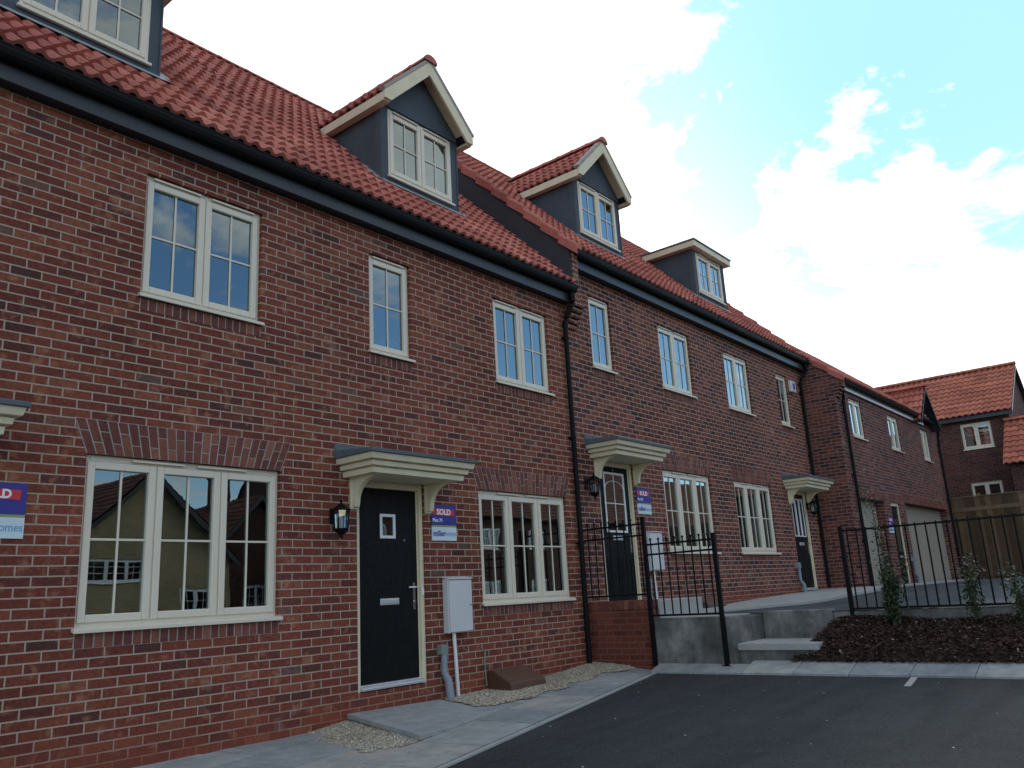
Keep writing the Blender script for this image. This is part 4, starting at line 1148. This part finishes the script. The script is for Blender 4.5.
def meter_box(x0, z0, label, w=.378, h=.575):
    t = thing('meter_box', label, 'meter box', (x0+w/2, YF, z0), 'white meter boxes on the terrace')
    bm = B(); bx(bm, x0, x0+w, 6.515, YF-.001, z0, z0+h); link('box_body', bm, 'meter_white', t, .008)
    bm = B(); bx(bm, x0+.01, x0+w-.008, 6.498, 6.514, z0+.01, z0+h-.02); d = link('box_door', bm, 'meter_white', t, .006)
    bm = B(); tube(bm, [(x0+w-.04, 6.492, z0+h*.5), (x0+w-.04, 6.499, z0+h*.5)], .012, 10); link('door_latch', bm, 'grey_duct', d)
    bm = B(); prism(bm, [(x0-.006, 6.49, z0+h-.006), (x0-.006, YF, z0+h+.012), (x0-.006, YF, z0+h+.024), (x0-.006, 6.49, z0+h+.006)], (w+.012,0,0)); link('box_hood', bm, 'meter_white', t, .003)
    bm = B(); tube(bm, [(x0+.12, 6.56, z0), (x0+.155, 6.56, z0-.66)], .021, 10); link('supply_pipe', bm, 'white_upvc', t)
    bm = B(); tube(bm, [(x0-.055, 6.55, z0-.20), (x0-.055, 6.55, z0-.40), (x0-.02, 6.53, z0-.48), (x0-.01, 6.51, z0-.68)], [.034,.034,.042,.045], 10); link('cable_duct', bm, 'grey_duct', t)
    bm = B(); bx(bm, x0-.115, x0-.015, 6.52, YF-.002, z0-.21, z0-.11); link('junction_box', bm, 'green_grey', t, .006)
    return t
meter_box(6.756, -.355, 'white meter box with white pipe right of the solid black door')
meter_box(11.15, .255, 'white meter box behind the stepped railing')
# small duct beside the farthest door
def duct(x, y, zt, zb_, label):
    t = thing('cable_duct', label, 'cable duct', (x, y, zb_), 'grey cable ducts on the walls')
    bm = B(); tube(bm, [(x, y-.06, zt), (x, y-.06, zb_+.25), (x+.06, y-.09, zb_+.16), (x+.07, y-.10, zb_-.02)], [.03,.03,.038,.04], 10); link('pipe', bm, 'grey_duct', t)
    bm = B(); bx(bm, x-.05, x+.05, y-.09, y-.002, zt-.05, zt+.07); link('pipe_cap', bm, 'grey_duct', t, .005)
duct(17.02, YF, .28, -.25, 'grey duct at wall foot left of the farthest terrace door')
duct(22.88, Y3, .35, -.25, 'grey duct between the door and the wide garage opening')
# brown gas boxes
def gas_box(x, zb_, label):
    t = thing('gas_box', label, 'gas box', (x, YF, zb_), 'brown gas meter boxes')
    bm = B(); prism(bm, [(x, 6.595, zb_-.02), (x, 6.595, zb_+.20), (x, 6.50, zb_+.20), (x, 6.24, zb_+.07), (x, 6.22, zb_-.02)], (.62,0,0)); b_ = link('box_lid', bm, 'brown_plastic', t, .012)
    bm = B(); bx(bm, x-.02, x+.64, 6.21, 6.597, zb_-.06, zb_-.021); link('box_base', bm, 'brown_plastic', t, .006)
    bm = B(); tube(bm, [(x-.03, 6.57, zb_+.04), (x-.05, 6.57, zb_+.30), (x-.02, 6.585, zb_+.42), (x-.08, 6.585, zb_+.46)], .008, 6); link('gas_pipe', bm, 'green_grey', t)
gas_box(7.42, -1.0, 'brown wedge shaped gas box on the gravel')
gas_box(12.3, -.35, 'brown wedge shaped gas box on the upper path behind the railing')
# alarm box
al = thing('alarm_box', 'white alarm box under the eaves at the terrace end', 'alarm box', (18.1, YF, 4.2))
bm = B(); prism(bm, [(17.98, 6.52, 4.08), (18.24, 6.52, 4.08), (18.26, 6.52, 4.34), (17.96, 6.52, 4.34)], (0,.078,0)); link('alarm_cover', bm, 'meter_white', al, .02)
bm = B(); bx(bm, 18.06, 18.16, 6.512, 6.519, 4.14, 4.28); link('alarm_emblem', bm, 'letter_purple', al)

# ------------------------------------------------------------------ houses across the street (mirrored in the panes)
def opp_house(label, xc, hw, y, ze, zr, depth, mat, wins, chim=False):
    t = thing('gabled_house', label, 'house', (xc, y-depth/2, -1.4), 'gabled houses across the street')
    M = face_pos_y(y)    # local u = -x
    bm = B(); wall_panel(bm, -xc-hw, -xc+hw, -2.4, ze, wins, 0, .1); bm.transform(M)
    for yy, in ((y,), (y-depth,)):
        bm.faces.new([bm.verts.new(p) for p in ((xc-hw,yy,ze),(xc+hw,yy,ze),(xc,yy,zr))])
    for x in (xc-hw, xc+hw): bm.faces.new([bm.verts.new(p) for p in ((x,y,-2.4),(x,y-depth,-2.4),(x,y-depth,ze),(x,y,ze))])
    bm.faces.new([bm.verts.new(p) for p in ((xc-hw,y-depth,-2.4),(xc+hw,y-depth,-2.4),(xc+hw,y-depth,ze),(xc-hw,y-depth,ze))])
    link('wall', bm, mat, t)
    s_ = (zr-ze)/hw
    for s in (-1, 1):
        bm = B(); tile_mesh(bm, (xc+s*(hw+.25), y-depth-.2, ze-.25*s_+.05), (0,1,0), (-s,0,s_), depth+.45, math.hypot(hw+.25, (hw+.25)*s_), seg=2, roll=.3, tw=.6)
        link('roof_tiles', bm, 'dark_tile', t)
        bm = B(); prism(bm, [(xc+s*(hw+.25), y+.24, ze-.25*s_+.03), (xc, y+.24, zr+.03), (xc, y+.24, zr-.2), (xc+s*(hw+.25), y+.24, ze-.25*s_-.2)], (0,.03,0)); link('bargeboard', bm, 'navy_fascia', t)
        bm = B(); prism(bm, [(xc+s*(hw+.25), y+.23, ze-.25*s_+.03), (xc, y+.23, zr+.03), (xc, y-depth-.2, zr+.03), (xc+s*(hw+.25), y-depth-.2, ze-.25*s_+.03)], (0,0,-.04)); link('roof_deck', bm, 'navy_fascia', t)
    for w in wins: window(t, w[0], w[1], w[2], w[3], 0, 3 if w[1]-w[0] > 1.3 else 2, M=M, vents=False, mat='white_upvc', hbar=2)
    if chim:
        bm = B(); bx(bm, xc-.35, xc+.35, y-depth*.35-.7, y-depth*.35, zr-.6, zr+1.1); bx(bm, xc-.4, xc+.4, y-depth*.35-.75, y-depth*.35+.05, zr+1.1, zr+1.2); ch_ = link('chimney', bm, mat, t)
        bm = B()
        for s in (-.15, .15): tube(bm, [(xc+s, y-depth*.35-.35, zr+1.2), (xc+s, y-depth*.35-.35, zr+1.5)], .1, 10)
        link('chimney_pot', bm, 'orange_tile', ch_)
    return t
opp_house('buff brick gabled house across the street', 15.1, 3.3, -16, 2.1, 5.1, 9, 'buff_brick', [(-15.0, -12.9, 1.15, 2.0), (-17.6, -16.4, -.3, .9)])
opp_house('dark brick gabled house with chimney across the street', 20.6, 2.6, -17.5, 1.9, 4.7, 8, 'brown_brick', [(-21.2, -20.0, -.2, 1.0)], chim=True)
opp_house('red brick gabled house across the street', 7.6, 3.2, -19, 2.0, 4.6, 9, 'purple_brick', [(-8.4, -7.0, -.2, 1.0)])

for xc_, lab in ((31, 'long dark terrace across the street with two storeys'), (48.2, 'second long dark terrace across the street'), (65.4, 'farthest long dark terrace across the street')):
    t = thing('long_house', lab, 'house', (xc_, -19, -1.4), 'houses across the street')
    bm = B(); wall_panel(bm, -xc_-8.5, -xc_+8.5, -2.4, 4.2, [(-xc_+dx_, -xc_+dx_+1.6, z_, z_+1.1) for dx_ in (-7, -3, 1, 5) for z_ in (-.3, 2.4)], 0, .1); bm.transform(face_pos_y(-15.5))
    for x in (xc_-8.5, xc_+8.5): bm.faces.new([bm.verts.new(p) for p in ((x,-15.5,-2.4),(x,-23,-2.4),(x,-23,4.2),(x,-19.2,8.2),(x,-15.5,4.2))])
    bm.faces.new([bm.verts.new(p) for p in ((xc_-8.5,-23,-2.4),(xc_+8.5,-23,-2.4),(xc_+8.5,-23,4.2),(xc_-8.5,-23,4.2))])
    link('wall', bm, 'brown_brick', t)
    bm = B(); tile_mesh(bm, (xc_-8.6, -15.2, 4.05), (1,0,0), (0,-4,4.15), 17.2, 5.75, seg=2, roll=.3, tw=.6); link('roof_tiles', bm, 'dark_tile', t)
    bm = B(); prism(bm, [(xc_-8.6,-15.2,4.0), (xc_-8.6,-19.2,8.15), (xc_-8.6,-23.2,4.0), (xc_-8.6,-19.2,8.0)], (17.2,0,0)); link('roof_deck', bm, 'navy_fascia', t)
    for dx_ in (-7, -3, 1, 5):
        for z_ in (-.3, 2.4): window(t, -xc_+dx_, -xc_+dx_+1.6, z_, z_+1.1, 0, 2, M=face_pos_y(-15.5), vents=False, mat='white_upvc')

# ------------------------------------------------------------------ camera
RX = Matrix(((0,0,0),)*3) if False else None
yaw, pit, rol, fpx = .891441381, .249206979, -.0553068081, 832.0
f = Vector((math.sin(yaw)*math.cos(pit), math.cos(yaw)*math.cos(pit), math.sin(pit)))
r = Vector((math.cos(yaw), -math.sin(yaw), 0)); u = r.cross(f)
r2 = r*math.cos(rol) + u*math.sin(rol); u2 = -r*math.sin(rol) + u*math.cos(rol)
cam = bpy.data.objects.new('camera', bpy.data.cameras.new('camera')); C.objects.link(cam)
cam.matrix_world = Matrix(((r2.x,u2.x,-f.x,0), (r2.y,u2.y,-f.y,0), (r2.z,u2.z,-f.z,0), (0,0,0,1)))
cam.data.sensor_width = 36; cam.data.lens = fpx/1024*36; cam.data.clip_end = 2000; cam.data.clip_start = .05
bpy.context.scene.camera = cam

# ------------------------------------------------------------------ light
SD = Vector((.88, .40, .46)).normalized()
el = math.asin(SD.z)  # low sun behind the roofs
BLUE = (.78, -.55, .31); az = math.atan2(SD.x, SD.y)
sun = bpy.data.objects.new('sun', bpy.data.lights.new('sun', 'SUN')); C.objects.link(sun)
sun.data.energy = 1.2; sun.data.angle = R(12); sun.data.color = (1, .95, .88)
sun.rotation_euler = SD.to_track_quat('Z', 'Y').to_euler()
w = bpy.data.worlds.new('World'); bpy.context.scene.world = w; w.use_nodes = True
nt = w.node_tree; nt.nodes.clear()
out = nt.nodes.new('ShaderNodeOutputWorld'); bg = nt.nodes.new('ShaderNodeBackground'); L(nt, bg.outputs[0], out.inputs[0])
sky = N(nt, 'ShaderNodeTexSky', sky_type='NISHITA', sun_disc=False); sky.sun_elevation = el; sky.sun_rotation = az
sky.air_density = 1.0; sky.dust_density = .25; sky.ozone_density = 1.6
tc = N(nt, 'ShaderNodeTexCoord'); D = tc.outputs['Generated']
sp = N(nt, 'ShaderNodeSeparateXYZ'); L(nt, D, sp.inputs[0])
zz = mathn(nt, 'ADD', mathn(nt, 'MAXIMUM', sp.outputs[2], 0.0), .22)
cv = N(nt, 'ShaderNodeCombineXYZ'); L(nt, mathn(nt, 'DIVIDE', sp.outputs[0], zz), cv.inputs[0]); L(nt, mathn(nt, 'DIVIDE', sp.outputs[1], zz), cv.inputs[1])
cv.inputs[2].default_value = 3.1
cn = noise_n(nt, cv.outputs[0], 1.7, 9, .62, .35)
def lobe(vec, power):
    d = N(nt, 'ShaderNodeVectorMath', operation='DOT_PRODUCT'); L(nt, D, d.inputs[0]); d.inputs[1].default_value = Vector(vec).normalized()
    return mathn(nt, 'POWER', mathn(nt, 'MAXIMUM', d.outputs['Value'], 0.0), power)
sunlobe = lobe(SD, 5); 
hole = mathn(nt, 'ADD', mathn(nt, 'MULTIPLY', lobe((.85, .16, .54), 16), .49), mathn(nt, 'MULTIPLY', lobe((.385, .717, .581), 400), .12))
k = mathn(nt, 'ADD', cn, mathn(nt, 'MULTIPLY', sunlobe, .30))
k = mathn(nt, 'SUBTRACT', k, hole)
k = mathn(nt, 'ADD', k, mathn(nt, 'MULTIPLY', mathn(nt, 'SUBTRACT', noise_n(nt, cv.outputs[0], 5.0, 7, .6, .4), .47), .75))
k = mathn(nt, 'SUBTRACT', k, mathn(nt, 'MULTIPLY', lobe(BLUE, 12), .24))
k = mathn(nt, 'ADD', k, mathn(nt, 'MULTIPLY', lobe((.60, -.60, .53), 150), .45))
mask = ramp(nt, k, [(.45, 0.0), (.60, 1.0)])
glow = mathn(nt, 'MULTIPLY_ADD', sunlobe, 8.0, 6.8)
cc = N(nt, 'ShaderNodeCombineColor'); 
shade = ramp(nt, noise_n(nt, cv.outputs[0], 3.1, 5, .6), [(.36,.70),(.62,1.12)])
cb = N(nt, 'ShaderNodeVectorMath', operation='SCALE'); cb.inputs[0].default_value = (1.02, 1.0, .95); L(nt, mathn(nt, 'MULTIPLY', glow, shade), cb.inputs[3])
mx = N(nt, 'ShaderNodeMix', data_type='RGBA'); L(nt, mask, mx.inputs[0])
sk2 = N(nt, 'ShaderNodeHueSaturation'); sk2.inputs['Saturation'].default_value = 1.15; sk2.inputs['Value'].default_value = 1.6; L(nt, sky.outputs[0], sk2.inputs['Color'])
L(nt, mixc(nt, mathn(nt, 'MULTIPLY', lobe((.84, .14, .52), 10), 1.0, clamp=True), sk2.outputs[0], (3.0, 5.6, 6.4)), mx.inputs[6]); L(nt, cb.outputs[0], mx.inputs[7])
L(nt, mx.outputs[2], bg.inputs['Color']); bg.inputs['Strength'].default_value = .12
for o in bpy.data.objects:
    if '_base' in o: del o['_base']
sc = bpy.context.scene
sc.render.engine = 'CYCLES'
sc.view_settings.view_transform = 'Standard'; sc.view_settings.look = 'None'; sc.view_settings.exposure = .5; sc.view_settings.gamma = 1
sc.cycles.transparent_max_bounces = 12
